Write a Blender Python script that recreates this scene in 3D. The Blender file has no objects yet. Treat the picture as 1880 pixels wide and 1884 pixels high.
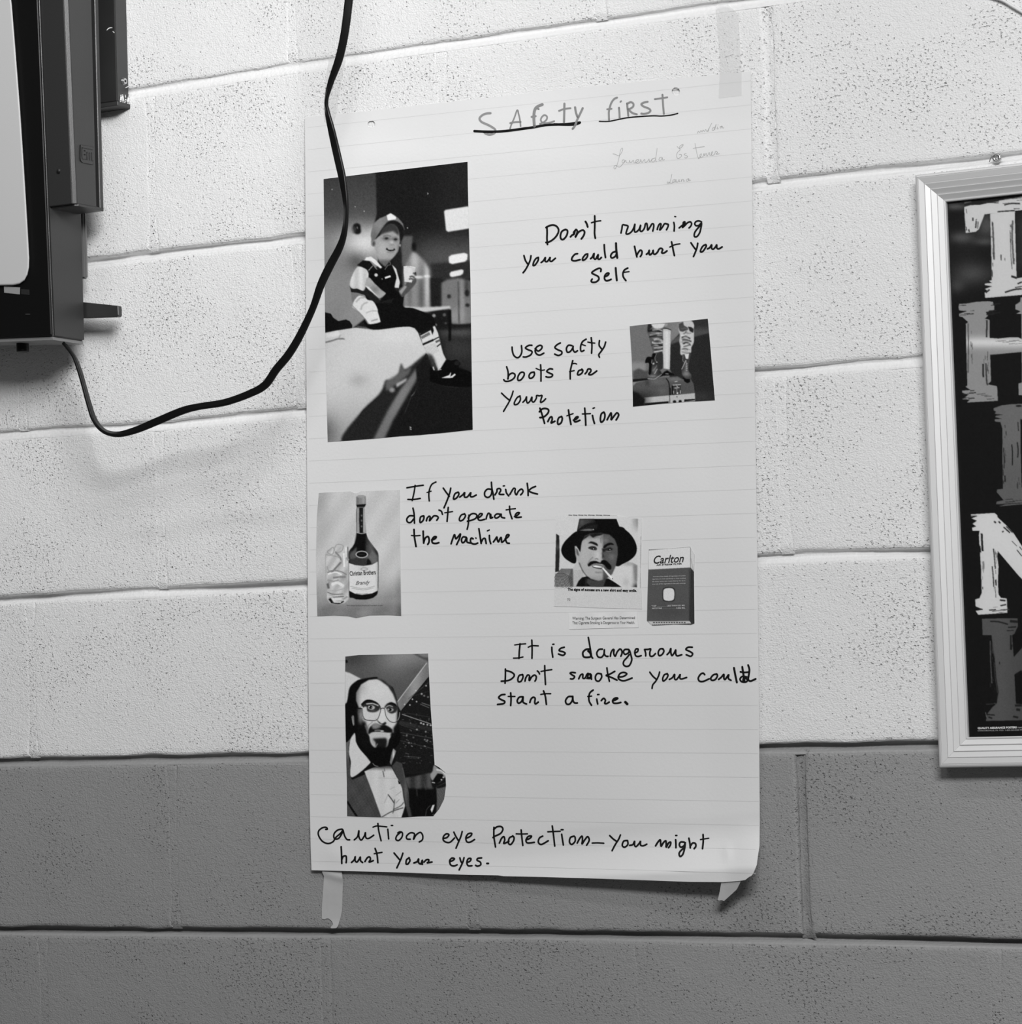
import bpy, bmesh, math, random
import numpy as np
from mathutils import Vector, Euler

# ------------------------------------------------------------------ camera, world, lights, exposure
SC = bpy.context.scene
COL = SC.collection
CF, CX, CY, CZ = 5511.69, 2.26887, -2.97972, 1.30446
CR = (1.62607, 0.03281, 0.4921)
cd = bpy.data.cameras.new('camera'); cam = bpy.data.objects.new('camera', cd); COL.objects.link(cam)
cam.location = (CX, CY, CZ); cam.rotation_euler = CR
cd.sensor_fit = 'HORIZONTAL'; cd.sensor_width = 36.0; cd.lens = CF * 36.0 / 1880.0
cd.clip_start = 0.05; cd.clip_end = 50
SC.camera = cam
SC.view_settings.view_transform = 'Standard'; SC.view_settings.look = 'None'
SC.view_settings.exposure = -0.05; SC.view_settings.gamma = 1.0
SC.view_settings.use_curve_mapping = False
w = bpy.data.worlds.new('world'); SC.world = w; w.use_nodes = True
w.node_tree.nodes['Background'].inputs['Color'].default_value = (1, 1, 1, 1)
w.node_tree.nodes['Background'].inputs['Strength'].default_value = 0.08


def area(name, loc, target, sx, sy, power):
    ld = bpy.data.lights.new(name, 'AREA'); ld.shape = 'RECTANGLE'; ld.size = sx; ld.size_y = sy; ld.energy = power
    o = bpy.data.objects.new(name, ld); COL.objects.link(o); o.location = loc
    d = Vector(target) - Vector(loc)
    o.rotation_euler = d.to_track_quat('-Z', 'Y').to_euler()
    return o


# fluorescent fixtures of the ceiling: one close to the wall (upper left), another out in the room
area('ceiling_light', (0.80, -1.20, 2.95), (0.80, -1.20, 0.0), 1.2, 0.15, 8.0)
area('ceiling_light', (2.4, -2.4, 2.75), (2.1, 0.0, 0.2), 1.2, 0.5, 78.0)
fl = area('added_fill_light', (1.35, -1.35, 2.60), (-0.60, 0.0, 1.95), 0.7, 0.35, 6.0)  # added fill that brightens the upper left wall, no known fixture
fl.data.spread = math.radians(78)

# ------------------------------------------------------------------ mapping helpers (photo pixel -> point on a real surface)
RM = np.array(Euler(CR, 'XYZ').to_matrix())
CC = np.array([CX, CY, CZ])


def wp(u, v, off):
    """point on the plane standing `off` metres in front of the wall"""
    u, v, off = np.broadcast_arrays(np.asarray(u, float), np.asarray(v, float), np.asarray(off, float))
    d = np.stack([(u - 940) / CF, -(v - 942) / CF, -np.ones_like(u)], -1) @ RM.T
    t = (-off - CY) / d[..., 1]
    return CC + d * t[..., None]


def wx(u, v, X):
    """point on the plane X = const"""
    d = RM @ np.array([(u - 940) / CF, -(v - 942) / CF, -1.0])
    return CC + d * ((X - CX) / d[0])


def s2l(v):
    c = np.clip(np.asarray(v, float) / 255.0, 0, 1)
    return np.where(c <= 0.04045, c / 12.92, ((c + 0.055) / 1.055) ** 2.4)


# ------------------------------------------------------------------ object helpers
def link(name, me, m=None, parent=None):
    o = bpy.data.objects.new(name, me); COL.objects.link(o)
    if m is not None and me is not None:
        me.materials.append(m)
    if parent is not None:
        o.parent = parent
    return o


def mesh(name, V, F, m=None, parent=None, smooth=False):
    me = bpy.data.meshes.new(name)
    me.from_pydata([tuple(map(float, v)) for v in V], [], [tuple(f) for f in F])
    me.update()
    if smooth:
        me.polygons.foreach_set('use_smooth', [True] * len(me.polygons))
    return link(name, me, m, parent)


def thing(name, label, cat, loc=(0, 0, 0), group=None):
    o = bpy.data.objects.new(name, None); COL.objects.link(o)
    o.empty_display_size = 0.05
    tag(o, label, cat, group)
    return o


def tag(o, label, cat=None, group=None, kind=None):
    if label: o['label'] = label
    if cat: o['category'] = cat
    if group: o['group'] = group
    if kind: o['kind'] = kind
    return o


def bm_obj(name, bm, m, parent=None, smooth=False):
    bmesh.ops.recalc_face_normals(bm, faces=bm.faces)
    me = bpy.data.meshes.new(name); bm.to_mesh(me); bm.free()
    if smooth:
        me.polygons.foreach_set('use_smooth', [True] * len(me.polygons))
    return link(name, me, m, parent)


def bevel(bm, w_, seg=2):
    bmesh.ops.recalc_face_normals(bm, faces=bm.faces)
    bmesh.ops.bevel(bm, geom=[e for e in bm.edges], offset=w_, segments=seg, affect='EDGES', clamp_overlap=True)


def hexa(P):
    """bmesh of a box from 8 points: 4 of the front, 4 of the back in the same order"""
    bm = bmesh.new(); v = [bm.verts.new(tuple(map(float, p))) for p in P]
    for f in ((0, 1, 2, 3), (7, 6, 5, 4), (0, 4, 5, 1), (1, 5, 6, 2), (2, 6, 7, 3), (3, 7, 4, 0)):
        bm.faces.new([v[i] for i in f])
    return bm


def box_pts(x0, x1, y0, y1, z0, z1):
    return [(x0, y0, z0), (x1, y0, z0), (x1, y0, z1), (x0, y0, z1), (x0, y1, z0), (x1, y1, z0), (x1, y1, z1), (x0, y1, z1)]


# ------------------------------------------------------------------ materials
class NT:
    def __init__(s, name):
        s.m = bpy.data.materials.new(name); s.m.use_nodes = True; s.t = s.m.node_tree
        s.b = s.t.nodes['Principled BSDF']; s.out = s.t.nodes['Material Output']

    def n(s, typ, **k):
        x = s.t.nodes.new(typ)
        for a, b in k.items():
            if a.startswith('i_'):
                x.inputs[a[2:].replace('_', ' ')].default_value = b
            else:
                setattr(x, a, b)
        return x

    def l(s, a, b): s.t.links.new(a, b)


def simple(name, g, rough=0.5, metal=0.0, spec=0.5, bump=0.0, bscale=800.0, var=0.0):
    k = NT(name); k.b.inputs['Base Color'].default_value = (g, g, g, 1)
    k.b.inputs['Roughness'].default_value = rough; k.b.inputs['Metallic'].default_value = metal
    k.b.inputs['Specular IOR Level'].default_value = spec
    tc = k.n('ShaderNodeTexCoord')
    if bump > 0:
        no = k.n('ShaderNodeTexNoise', i_Scale=bscale, i_Detail=3.0); k.l(tc.outputs['Object'], no.inputs['Vector'])
        bp_ = k.n('ShaderNodeBump', i_Strength=1.0, i_Distance=bump); k.l(no.outputs['Fac'], bp_.inputs['Height'])
        k.l(bp_.outputs['Normal'], k.b.inputs['Normal'])
    if var > 0:
        no = k.n('ShaderNodeTexNoise', i_Scale=14.0, i_Detail=5.0); k.l(tc.outputs['Object'], no.inputs['Vector'])
        mr = k.n('ShaderNodeMapRange', i_From_Min=0.3, i_From_Max=0.7, i_To_Min=g * (1 - var), i_To_Max=g * (1 + var))
        k.l(no.outputs['Fac'], mr.inputs['Value']); k.l(mr.outputs['Result'], k.b.inputs['Base Color'])
    return k.m


def vcol(name, rough=0.5, spec=0.3):
    k = NT(name); a = k.n('ShaderNodeAttribute', attribute_name='Col')
    k.l(a.outputs['Color'], k.b.inputs['Base Color'])
    k.b.inputs['Roughness'].default_value = rough; k.b.inputs['Specular IOR Level'].default_value = spec
    return k.m


def block_paint(name, g, pit=1.0):
    """painted concrete block: low sand grain, clustered pits, faint brushed unevenness"""
    k = NT(name)
    tc = k.n('ShaderNodeTexCoord'); oi = k.n('ShaderNodeObjectInfo')
    ad = k.n('ShaderNodeVectorMath', operation='ADD')
    sc = k.n('ShaderNodeVectorMath', operation='SCALE', i_Scale=37.0)
    cb = k.n('ShaderNodeCombineXYZ')
    k.l(oi.outputs['Random'], cb.inputs[0]); k.l(oi.outputs['Random'], cb.inputs[2])
    k.l(cb.outputs[0], sc.inputs[0]); k.l(tc.outputs['Object'], ad.inputs[0]); k.l(sc.outputs[0], ad.inputs[1])
    mp = k.n('ShaderNodeMapping'); mp.inputs['Scale'].default_value = (0.74, 1, 1.0); mp.inputs['Rotation'].default_value = (0, 0.12, 0)
    k.l(ad.outputs[0], mp.inputs['Vector'])
    V = mp.outputs[0]

    def noise(scale, det=2.0, rough=0.5, vec=None):
        n = k.n('ShaderNodeTexNoise', i_Scale=scale, i_Detail=det, i_Roughness=rough); k.l(vec or V, n.inputs['Vector']); return n.outputs['Fac']

    def mr(x, a, b, c, d, smooth=True):
        n = k.n('ShaderNodeMapRange', i_From_Min=a, i_From_Max=b, i_To_Min=c, i_To_Max=d)
        if smooth: n.interpolation_type = 'SMOOTHSTEP'
        k.l(x, n.inputs['Value']); return n.outputs['Result']

    def op(o, a, b):
        n = k.n('ShaderNodeMath', operation=o)
        for i, x in enumerate((a, b)):
            if isinstance(x, (int, float)): n.inputs[i].default_value = x
            else: k.l(x, n.inputs[i])
        return n.outputs[0]
    cl = noise(9.0, 3.0, 0.6)                 # where the pits gather
    clm = mr(cl, 0.38, 0.66, 0.0, 1.0)
    # small pits
    p1 = noise(400.0, 1.5, 0.5)
    thr = mr(clm, 0, 1, 0.33, 0.42, False)
    d1 = op('SUBTRACT', thr, p1)
    pit1 = mr(d1, 0.0, 0.13, 0.0, 1.0)
    # few large pits
    p2 = noise(190.0, 2.0, 0.5)
    thr2 = mr(clm, 0, 1, 0.23, 0.315, False)
    d2 = op('SUBTRACT', thr2, p2)
    pit2 = mr(d2, 0.0, 0.10, 0.0, 1.0)
    gr = noise(620.0, 2.0, 0.6)
    gr2 = noise(230.0, 3.0, 0.55)
    lo = noise(18.0, 2.0, 0.5)
    h = op('MULTIPLY', pit1, -0.0015 * pit)
    h = op('ADD', h, op('MULTIPLY', pit2, -0.0042 * pit))
    h = op('ADD', h, op('MULTIPLY', gr, 0.0010))
    h = op('ADD', h, op('MULTIPLY', gr2, 0.0008))
    h = op('ADD', h, op('MULTIPLY', lo, 0.0016))
    bp_ = k.n('ShaderNodeBump', i_Strength=1.0, i_Distance=1.0); k.l(h, bp_.inputs['Height'])
    k.l(bp_.outputs['Normal'], k.b.inputs['Normal'])
    # the pits are coloured darker, the large ones most; slight unevenness of the coat
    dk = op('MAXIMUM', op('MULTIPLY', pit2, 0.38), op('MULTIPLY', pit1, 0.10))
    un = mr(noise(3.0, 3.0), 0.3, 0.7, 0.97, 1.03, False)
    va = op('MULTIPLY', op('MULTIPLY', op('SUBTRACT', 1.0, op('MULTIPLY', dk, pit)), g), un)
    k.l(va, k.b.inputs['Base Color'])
    k.b.inputs['Roughness'].default_value = 0.55; k.b.inputs['Specular IOR Level'].default_value = 0.3
    return k.m


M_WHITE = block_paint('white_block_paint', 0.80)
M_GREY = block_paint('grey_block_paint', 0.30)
M_MWHITE = simple('white_mortar_paint', 0.80, 0.55, spec=0.3, bump=0.0009, bscale=220)
M_MGREY = simple('grey_mortar_paint', 0.33, 0.5, spec=0.35, bump=0.0009, bscale=220)
M_PAPER = simple('flip_chart_paper', 0.755, 0.75, spec=0.15, bump=0.00012, bscale=300)
M_RULE = simple('ruled_line_print', 0.65, 0.8, spec=0.1)
M_INK = simple('black_marker_ink', 0.006, 0.55, spec=0.2)
M_GINK = simple('faded_marker_ink', 0.27, 0.7, spec=0.1, var=0.10)
M_PENCIL = simple('pencil_line', 0.34, 0.7, spec=0.1)
M_PRINT = vcol('magazine_print', 0.55, 0.06)
M_POSTER = vcol('poster_print', 0.5, 0.06)
M_TXT = simple('printed_text', 0.02, 0.6, spec=0.2)
M_TXTG = simple('printed_grey_text', 0.13, 0.6, spec=0.2)
M_TXTW = simple('printed_white_text', 0.62, 0.6, spec=0.2)
M_ALU = simple('brushed_aluminium', 0.66, 0.52, metal=0.4, spec=0.4, bump=0.00002, bscale=900)
M_CASE = simple('dark_grey_plastic', 0.021, 0.42, spec=0.6, bump=0.00012, bscale=900)
M_BLK = simple('black_plastic', 0.004, 0.4, spec=0.2)
M_PANEL = simple('light_grey_plastic', 0.47, 0.45, spec=0.4, bump=0.00006, bscale=900)
M_TAB = simple('pale_key_plastic', 0.24, 0.5)
M_METAL = simple('dark_painted_steel', 0.020, 0.38, metal=0.0, spec=0.7, var=0.15)
M_STEEL = simple('bright_steel', 0.62, 0.25, metal=1.0)
M_CORD = simple('black_cord_rubber', 0.004, 0.33, spec=0.35)
M_WIRE = simple('white_cable', 0.75, 0.4)
M_MASK = simple('masking_tape', 0.50, 0.6, spec=0.3, bump=0.0003, bscale=120, var=0.08)
M_BACK = simple('wall_core', 0.35, 0.9)


def clear_tape():
    k = NT('clear_tape'); k.b.inputs['Base Color'].default_value = (0.72, 0.72, 0.72, 1); k.b.inputs['Roughness'].default_value = 0.4
    tr = k.n('ShaderNodeBsdfTransparent'); mx = k.n('ShaderNodeMixShader'); mx.inputs[0].default_value = 0.24
    k.l(tr.outputs[0], mx.inputs[1]); k.l(k.b.outputs[0], mx.inputs[2]); k.l(mx.outputs[0], k.out.inputs[0])
    return k.m


def pane_glass():
    k = NT('picture_glass'); tr = k.n('ShaderNodeBsdfTransparent'); gl = k.n('ShaderNodeBsdfGlossy'); gl.inputs['Roughness'].default_value = 0.03
    fr = k.n('ShaderNodeFresnel', i_IOR=1.25); mx = k.n('ShaderNodeMixShader')
    k.l(fr.outputs[0], mx.inputs[0]); k.l(tr.outputs[0], mx.inputs[1]); k.l(gl.outputs[0], mx.inputs[2]); k.l(mx.outputs[0], k.out.inputs[0])
    return k.m


M_CTAPE = clear_tape(); M_GLASS = pane_glass()

# ------------------------------------------------------------------ the block wall
B, C, Z4 = 0.4064, 0.2032, 1.2192
rng = np.random.default_rng(7)
JR = {0: [(0.17, -.0018), (.42, .001), (.6, .0018), (1.0, -.002)], 1: [(0.1, .001), (.4, .001), (.95, .002), (1.15, -.0008)],
      2: [(0, .0006), (.2, -.003), (.42, -.001), (.97, -.0005), (1.2, -.0018)], 3: [(0, -.0005), (.4, -.0008), (.97, .002), (1.2, -.0004)],
      4: [(0, .0018), (.4, .0006), (1.0, .0004), (1.2, -.0004)], 5: [(0, -.0018), (.4, .0006), (.6, .0016), (.95, .0002), (1.25, -.0018)]}
XO = {0: -.003, 1: -.003, 2: -.003, 3: .002, 4: .003, 5: .009, 6: -.005}   # x shift of the head joints of each course


def smooth_noise(n, step, amp, seed):
    r = np.random.default_rng(seed); k = max(4, int(n / step) + 3)
    a = r.normal(0, amp, k); return np.interp(np.linspace(0, k - 1, n), np.arange(k), a)


NXS = 1680
XS = np.linspace(-1.5, 3.05, NXS)


def joint_z(k):
    """height of the middle of bed joint k along XS"""
    z = np.full(NXS, Z4 - (k - 4) * C)
    if k in JR:
        a = np.array(JR[k]); z += np.interp(XS, a[:, 0], a[:, 1])
    return z + smooth_noise(NXS, 40, .0004, 100 + k)


K0, K1 = -4, 10      # bed joints built
JZ = {k: joint_z(k) for k in range(K0, K1 + 1)}
HALF = {k: (.0046 + smooth_noise(NXS, 14, .0007, 200 + k), .0048 + smooth_noise(NXS, 14, .0006, 300 + k)) for k in JZ}  # gap above / below the middle


def wall():
    root = tag(mesh('wall_back', box_pts(-1.45, 3.00, 0.02, 0.14, 0.0, 2.84), [(0, 1, 2, 3), (7, 6, 5, 4), (0, 4, 5, 1), (1, 5, 6, 2), (2, 6, 7, 3), (3, 7, 4, 0)], M_BACK),
               'painted concrete block wall, white above and grey below', kind='structure')
    ringI = np.array([0, 0, .0007, .0018, .0040, .0085]); ringY = np.array([.020, .0058, .0022, .0009, .0002, 0.0])
    HG = .0050
    for k in range(K0, K1):                   # course k lies under bed joint k
        white = k < 4
        half = (k % 2 == 0)
        off = XO.get(k, 0.0)
        joints = [(i + (.5 if half else 0.0)) * B + off for i in range(-4, 8)]
        joints = [x for x in joints if -1.46 < x < 3.02]
        for j in range(len(joints) - 1):
            xa, xb = joints[j] + HG, joints[j + 1] - HG
            deep = {4: 2.5, 0: 2.5, 5: 1.0}.get(k)
            def jf(x): return 1.0 if (deep is not None and abs(x - (deep * B + off)) < .02 and k == 4) else (.45 if (deep is not None and abs(x - (deep * B + off)) < .02) else .05)
            fl, fr = jf(joints[j]), jf(joints[j + 1])
            if k == 4 and fl == 1.0: fl = .25
            nx, nz = 44, 22
            tx = np.linspace(0, 1, nx + 1); tz = np.linspace(0, 1, nz + 1)
            zt = lambda x: np.interp(x, XS, JZ[k] - HALF[k][1]); zb = lambda x: np.interp(x, XS, JZ[k + 1] + HALF[k + 1][0])
            sd = 1000 + k * 50 + j
            jl = smooth_noise(nz + 1, 2, .0004, sd); jr = smooth_noise(nz + 1, 2, .0004, sd + 7000)
            # perimeter, counter clockwise seen from the room (-Y)
            P, N, Fd = [], [], []
            for t in tx[:-1]:
                x = xa + (xb - xa) * t; P.append((x, zb(x))); N.append((0, 1)); Fd.append(1.0)
            for i, t in enumerate(tz[:-1]):
                x = xb + jr[i]; P.append((x, zb(xb) + (zt(xb) - zb(xb)) * t)); N.append((-1, 0)); Fd.append(fr)
            for t in tx[::-1][:-1]:
                x = xa + (xb - xa) * t; P.append((x, zt(x))); N.append((0, -1)); Fd.append(1.0)
            for i, t in enumerate(tz[::-1][:-1]):
                x = xa + jl[i]; P.append((x, zb(xa) + (zt(xa) - zb(xa)) * t)); N.append((1, 0)); Fd.append(fl)
            P = np.array(P); N = np.array(N, float); Fd = np.array(Fd); n = len(P)
            corner = {0: (1, 1), nx: (-1, 1), nx + nz: (-1, -1), 2 * nx + nz: (1, -1)}
            for c_, v_ in corner.items():
                N[c_] = v_; Fd[c_] = 1.0
            for c_ in corner:                 # soften the change of depth around the corners
                for q in (1, 2, 3):
                    a, b2 = (c_ + q) % n, (c_ - q) % n
                    for e in (a, b2):
                        if Fd[e] < 1: Fd[e] = max(Fd[e], 1 - q * .3)
            cx, cz = (xa + xb) / 2, (zt(xa) + zb(xa)) / 2
            V, F = [], []
            for i, (ri, ry) in enumerate(zip(ringI, ringY)):
                q = P + N * ri
                if i in (1, 2, 3): q = q + np.stack([rng.normal(0, .00018, n), rng.normal(0, .00018, n)], 1)
                yy = np.where(ry > .01, ry, ry * Fd)
                V += [(q[a, 0] - cx, yy[a], q[a, 1] - cz) for a in range(n)]
            for i in range(len(ringI) - 1):
                for a in range(n):
                    b2 = (a + 1) % n
                    F.append((i * n + a, i * n + b2, (i + 1) * n + b2, (i + 1) * n + a))
            base = (len(ringI) - 1) * n; IP = P + N * ringI[-1]
            gi = {}
            for i in range(nx + 1): gi[(i, 0)] = base + i; gi[(nx - i, nz)] = base + nx + nz + i
            for i in range(nz + 1): gi[(nx, i)] = base + nx + i; gi[(0, nz - i)] = base + (2 * nx + nz + i) % n
            pt = lambda i, j: IP[gi[(i, j)] - base]
            for i in range(1, nx):
                for j in range(1, nz):
                    a_, b_ = i / nx, j / nz
                    q = (1 - b_) * pt(i, 0) + b_ * pt(i, nz) + (1 - a_) * pt(0, j) + a_ * pt(nx, j) - (1 - a_) * (1 - b_) * pt(0, 0) - a_ * (1 - b_) * pt(nx, 0) - (1 - a_) * b_ * pt(0, nz) - a_ * b_ * pt(nx, nz)
                    gi[('n', i, j)] = len(V); V.append((q[0] - cx, 0.0, q[1] - cz))
            g_ = lambda i, j: gi.get(('n', i, j), gi.get((i, j)))
            F += [(g_(i, j), g_(i + 1, j), g_(i + 1, j + 1), g_(i, j + 1)) for i in range(nx) for j in range(nz)]
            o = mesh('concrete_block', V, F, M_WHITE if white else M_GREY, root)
            o.location = (cx, 0, cz)
    # bed joints: tooled, slightly hollow mortar
    prof = [(.0070, .0062), (.0052, .0105), (.0036, .0130), (.0020, .0132), (.0004, .0118), (-.0012, .0092), (-.0028, .0058), (-.0040, .0028), (-.0052, .0010), (-.0075, .0012)]
    for k in range(K0 + 1, K1):
        fill = np.clip(.78 + smooth_noise(NXS, 60, .22, 400 + k), .3, 1.15)
        if k == 2: fill *= np.interp(XS, [-.2, .0, .3, 1.0, 1.2], [.85, .75, .55, .75, .35])
        if k == 0: fill *= .45
        if k in (4, 5): fill = np.clip(fill * 1.22, .8, 1.2)
        V, F = [], []
        st = 2; xs = XS[::st]; n = len(xs)
        for dz, y in prof:
            jz = smooth_noise(NXS, 10, .00025, 500 + k * 9 + int(dz * 1e4))[::st]
            V += list(zip(xs, y * fill[::st] + rng.normal(0, .00008, n), JZ[k][::st] + dz + jz))
        for i in range(len(prof) - 1):
            for a in range(n - 1):
                F.append((i * n + a, (i + 1) * n + a, (i + 1) * n + a + 1, i * n + a + 1))
        mesh('mortar_joint', V, F, M_MWHITE if k < 4 else M_MGREY, root, smooth=True)
    # head joints: almost flush with the blocks, under the paint
    for k in range(K0, K1):
        half = (k % 2 == 0); off = XO.get(k, 0.0)
        for i in range(-4, 8):
            x = (i + (.5 if half else 0.0)) * B + off
            if not -1.46 < x < 3.02: continue
            dp = .0052 if (k == 4 and abs(x - 2.5 * B - off) < .01) else (.0022 if (k == 0 and abs(x - 2.5 * B - off) < .01) else .0003)
            z0 = np.interp(x, XS, JZ[k + 1] + HALF[k + 1][0]) - .0012; z1 = np.interp(x, XS, JZ[k] - HALF[k][1]) + .0012
            if dp > .002: z0, z1 = z0 - .003, z1 + .003
            n = 40; zs = np.linspace(z0, z1, n); V, F = [], []
            if dp > .004: pr_ = [(-.0075, .0050), (-.0045, .0056), (-.0010, .0048), (.0030, .0032), (.0065, .0014), (.0100, .0004)]
            pr = [(-.0075, .0005), (-.0045, .75), (-.0015, 1.0), (.002, .9), (.0048, .55), (.0078, .0006)]
            for q_, (dx, f) in enumerate(pr):
                yy = dp * f if abs(f) > .01 else f + dp * .3
                if dp > .004: dx, yy = pr_[q_]; yy = yy + smooth_noise(n, 6, .0004, 60 + q_)
                yy = yy + np.zeros(n)
                ee = .0035 * np.clip(1 - np.minimum(zs - z0, z1 - zs) / .005, 0, 1) ** 2
                V += [(x + dx + rng.normal(0, .0002), y_ + e_ + rng.normal(0, .00006 if dp < .001 else .0003), z) for z, e_, y_ in zip(zs, ee, yy)]
            for a in range(len(pr) - 1):
                for b2 in range(n - 1):
                    F.append((a * n + b2, (a + 1) * n + b2, (a + 1) * n + b2 + 1, a * n + b2 + 1))
            mesh('mortar_joint', V, F, M_WHITE if k < 4 else M_GREY, root, smooth=True)


wall()
mesh('floor', box_pts(-1.45, 3.0, -4.2, 0.02, -.06, 0.0), [(0, 1, 2, 3), (7, 6, 5, 4), (0, 4, 5, 1), (1, 5, 6, 2), (2, 6, 7, 3), (3, 7, 4, 0)], simple('sealed_concrete', .22, .6, bump=.0004, bscale=60, var=.12))['kind'] = 'structure'


# ------------------------------------------------------------------ flat prints: a small painter that yields grey values, laid on a mesh as point colours
def crom(pts, closed=False, step=1.0):
    P = np.array(pts, float); n = len(P)
    if n < 3 and not closed:
        L = np.linalg.norm(P[-1] - P[0]); m = max(2, int(L / step) + 1); t = np.linspace(0, 1, m)[:, None]
        return P[0] * (1 - t) + P[-1] * t
    out = []
    rngi = range(n) if closed else range(n - 1)
    for i in rngi:
        if closed: p0, p1, p2, p3 = P[i - 1], P[i], P[(i + 1) % n], P[(i + 2) % n]
        else: p0, p1, p2, p3 = P[max(i - 1, 0)], P[i], P[i + 1], P[min(i + 2, n - 1)]
        m = max(2, int(np.linalg.norm(p2 - p1) / step) + 1)
        t = np.linspace(0, 1, m, endpoint=False)[:, None]
        out.append(.5 * ((2 * p1) + (-p0 + p2) * t + (2 * p0 - 5 * p1 + 4 * p2 - p3) * t ** 2 + (-p0 + 3 * p1 - 3 * p2 + p3) * t ** 3))
    if not closed: out.append(P[-1:])
    return np.concatenate(out)


def inside(X, Y, P):
    r = np.zeros(X.shape, bool); n = len(P)
    for i in range(n):
        x0, y0 = P[i]; x1, y1 = P[(i + 1) % n]
        if y0 == y1: continue
        c = ((Y >= min(y0, y1)) & (Y < max(y0, y1)))
        r ^= c & (X < x0 + (Y - y0) * (x1 - x0) / (y1 - y0))
    return r


def gblur(a, s):
    if s < .3: return a
    r = int(3 * s + 1); k = np.exp(-.5 * (np.arange(-r, r + 1) / s) ** 2); k /= k.sum()
    a = np.pad(a, r, mode='edge')
    b = sum(k[i] * a[i:a.shape[0] - 2 * r + i, :] for i in range(2 * r + 1))
    return sum(k[i] * b[:, i:b.shape[1] - 2 * r + i] for i in range(2 * r + 1))


class Pic:
    def __init__(s, x0, y0, x1, y1, ss, base):
        s.x0, s.y0, s.ss = x0, y0, ss
        s.W, s.H = int((x1 - x0) * ss), int((y1 - y0) * ss)
        s.a = np.full((s.H, s.W), float(base)); s.T = (0, 0, 1.0)

    def crop(s, ox, oy, sc): s.T = (ox, oy, sc); return s

    def tp(s, pts):
        P = np.array(pts, float); return P / s.T[2] + np.array(s.T[:2])

    def _mask(s, P, blur):
        q = (P - [s.x0, s.y0]) * s.ss; pad = int(blur * s.ss * 3 + 3)
        a, b = np.floor(q.min(0)).astype(int) - pad, np.ceil(q.max(0)).astype(int) + pad
        a = np.maximum(a, 0); b = np.minimum(b, [s.W, s.H])
        if (b <= a).any(): return None
        X, Y = np.meshgrid(np.arange(a[0], b[0]) + .5, np.arange(a[1], b[1]) + .5)
        m = inside(X, Y, q).astype(float)
        return a, b, gblur(m, blur * s.ss), X, Y

    def _put(s, r, val, al):
        if r is None: return
        a, b, m, X, Y = r; m = m * al
        v = s.a[a[1]:b[1], a[0]:b[0]]
        if callable(val):
            U = ((X / s.ss + s.x0) - s.T[0]) * s.T[2]; W_ = ((Y / s.ss + s.y0) - s.T[1]) * s.T[2]
            val = val(U, W_)
        v[...] = v * (1 - m) + val * m

    def poly(s, pts, val, blur=.45, al=1.0, sm=False):
        P = s.tp(pts)
        if sm: P = crom(P, True, 1.0)
        s._put(s._mask(P, blur), val, al); return s

    def ell(s, cx, cy, rx, ry, val, blur=.45, al=1.0, rot=0.0):
        t = np.linspace(0, 2 * np.pi, 40, endpoint=False); c, d = math.cos(rot), math.sin(rot)
        x, y = rx * np.cos(t), ry * np.sin(t)
        return s.poly(np.stack([cx + x * c - y * d, cy + x * d + y * c], 1), val, blur, al)

    def line(s, pts, wd, val, blur=.4, al=1.0, sm=True):
        """wd in crop units"""
        P = s.tp(pts); h = wd / s.T[2] / 2
        if sm and len(P) > 2: P = crom(P, False, 1.0)
        for i in range(0, len(P) - 1, 12):
            Q = P[i:i + 13]
            if len(Q) < 2: break
            d = np.gradient(Q, axis=0); L = np.linalg.norm(d, axis=1)[:, None] + 1e-9; nn = np.stack([-d[:, 1], d[:, 0]], 1) / L
            s._put(s._mask(np.concatenate([Q + nn * h, (Q - nn * h)[::-1]]), blur), val, al)
        return s

    def noise(s, amp, sz=1.0, seed=1):
        s.a += gblur(np.random.default_rng(seed).normal(0, 1, s.a.shape), sz * s.ss) * amp * (sz * s.ss * 3.2)
        return s

    def get(s, u, v):
        X = np.clip((u - s.x0) * s.ss - .5, 0, s.W - 1.001); Y = np.clip((v - s.y0) * s.ss - .5, 0, s.H - 1.001)
        i, j = X.astype(int), Y.astype(int); fx, fy = X - i, Y - j
        a = s.a
        return (a[j, i] * (1 - fx) + a[j, i + 1] * fx) * (1 - fy) + (a[j + 1, i] * (1 - fx) + a[j + 1, i + 1] * fx) * fy


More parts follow.
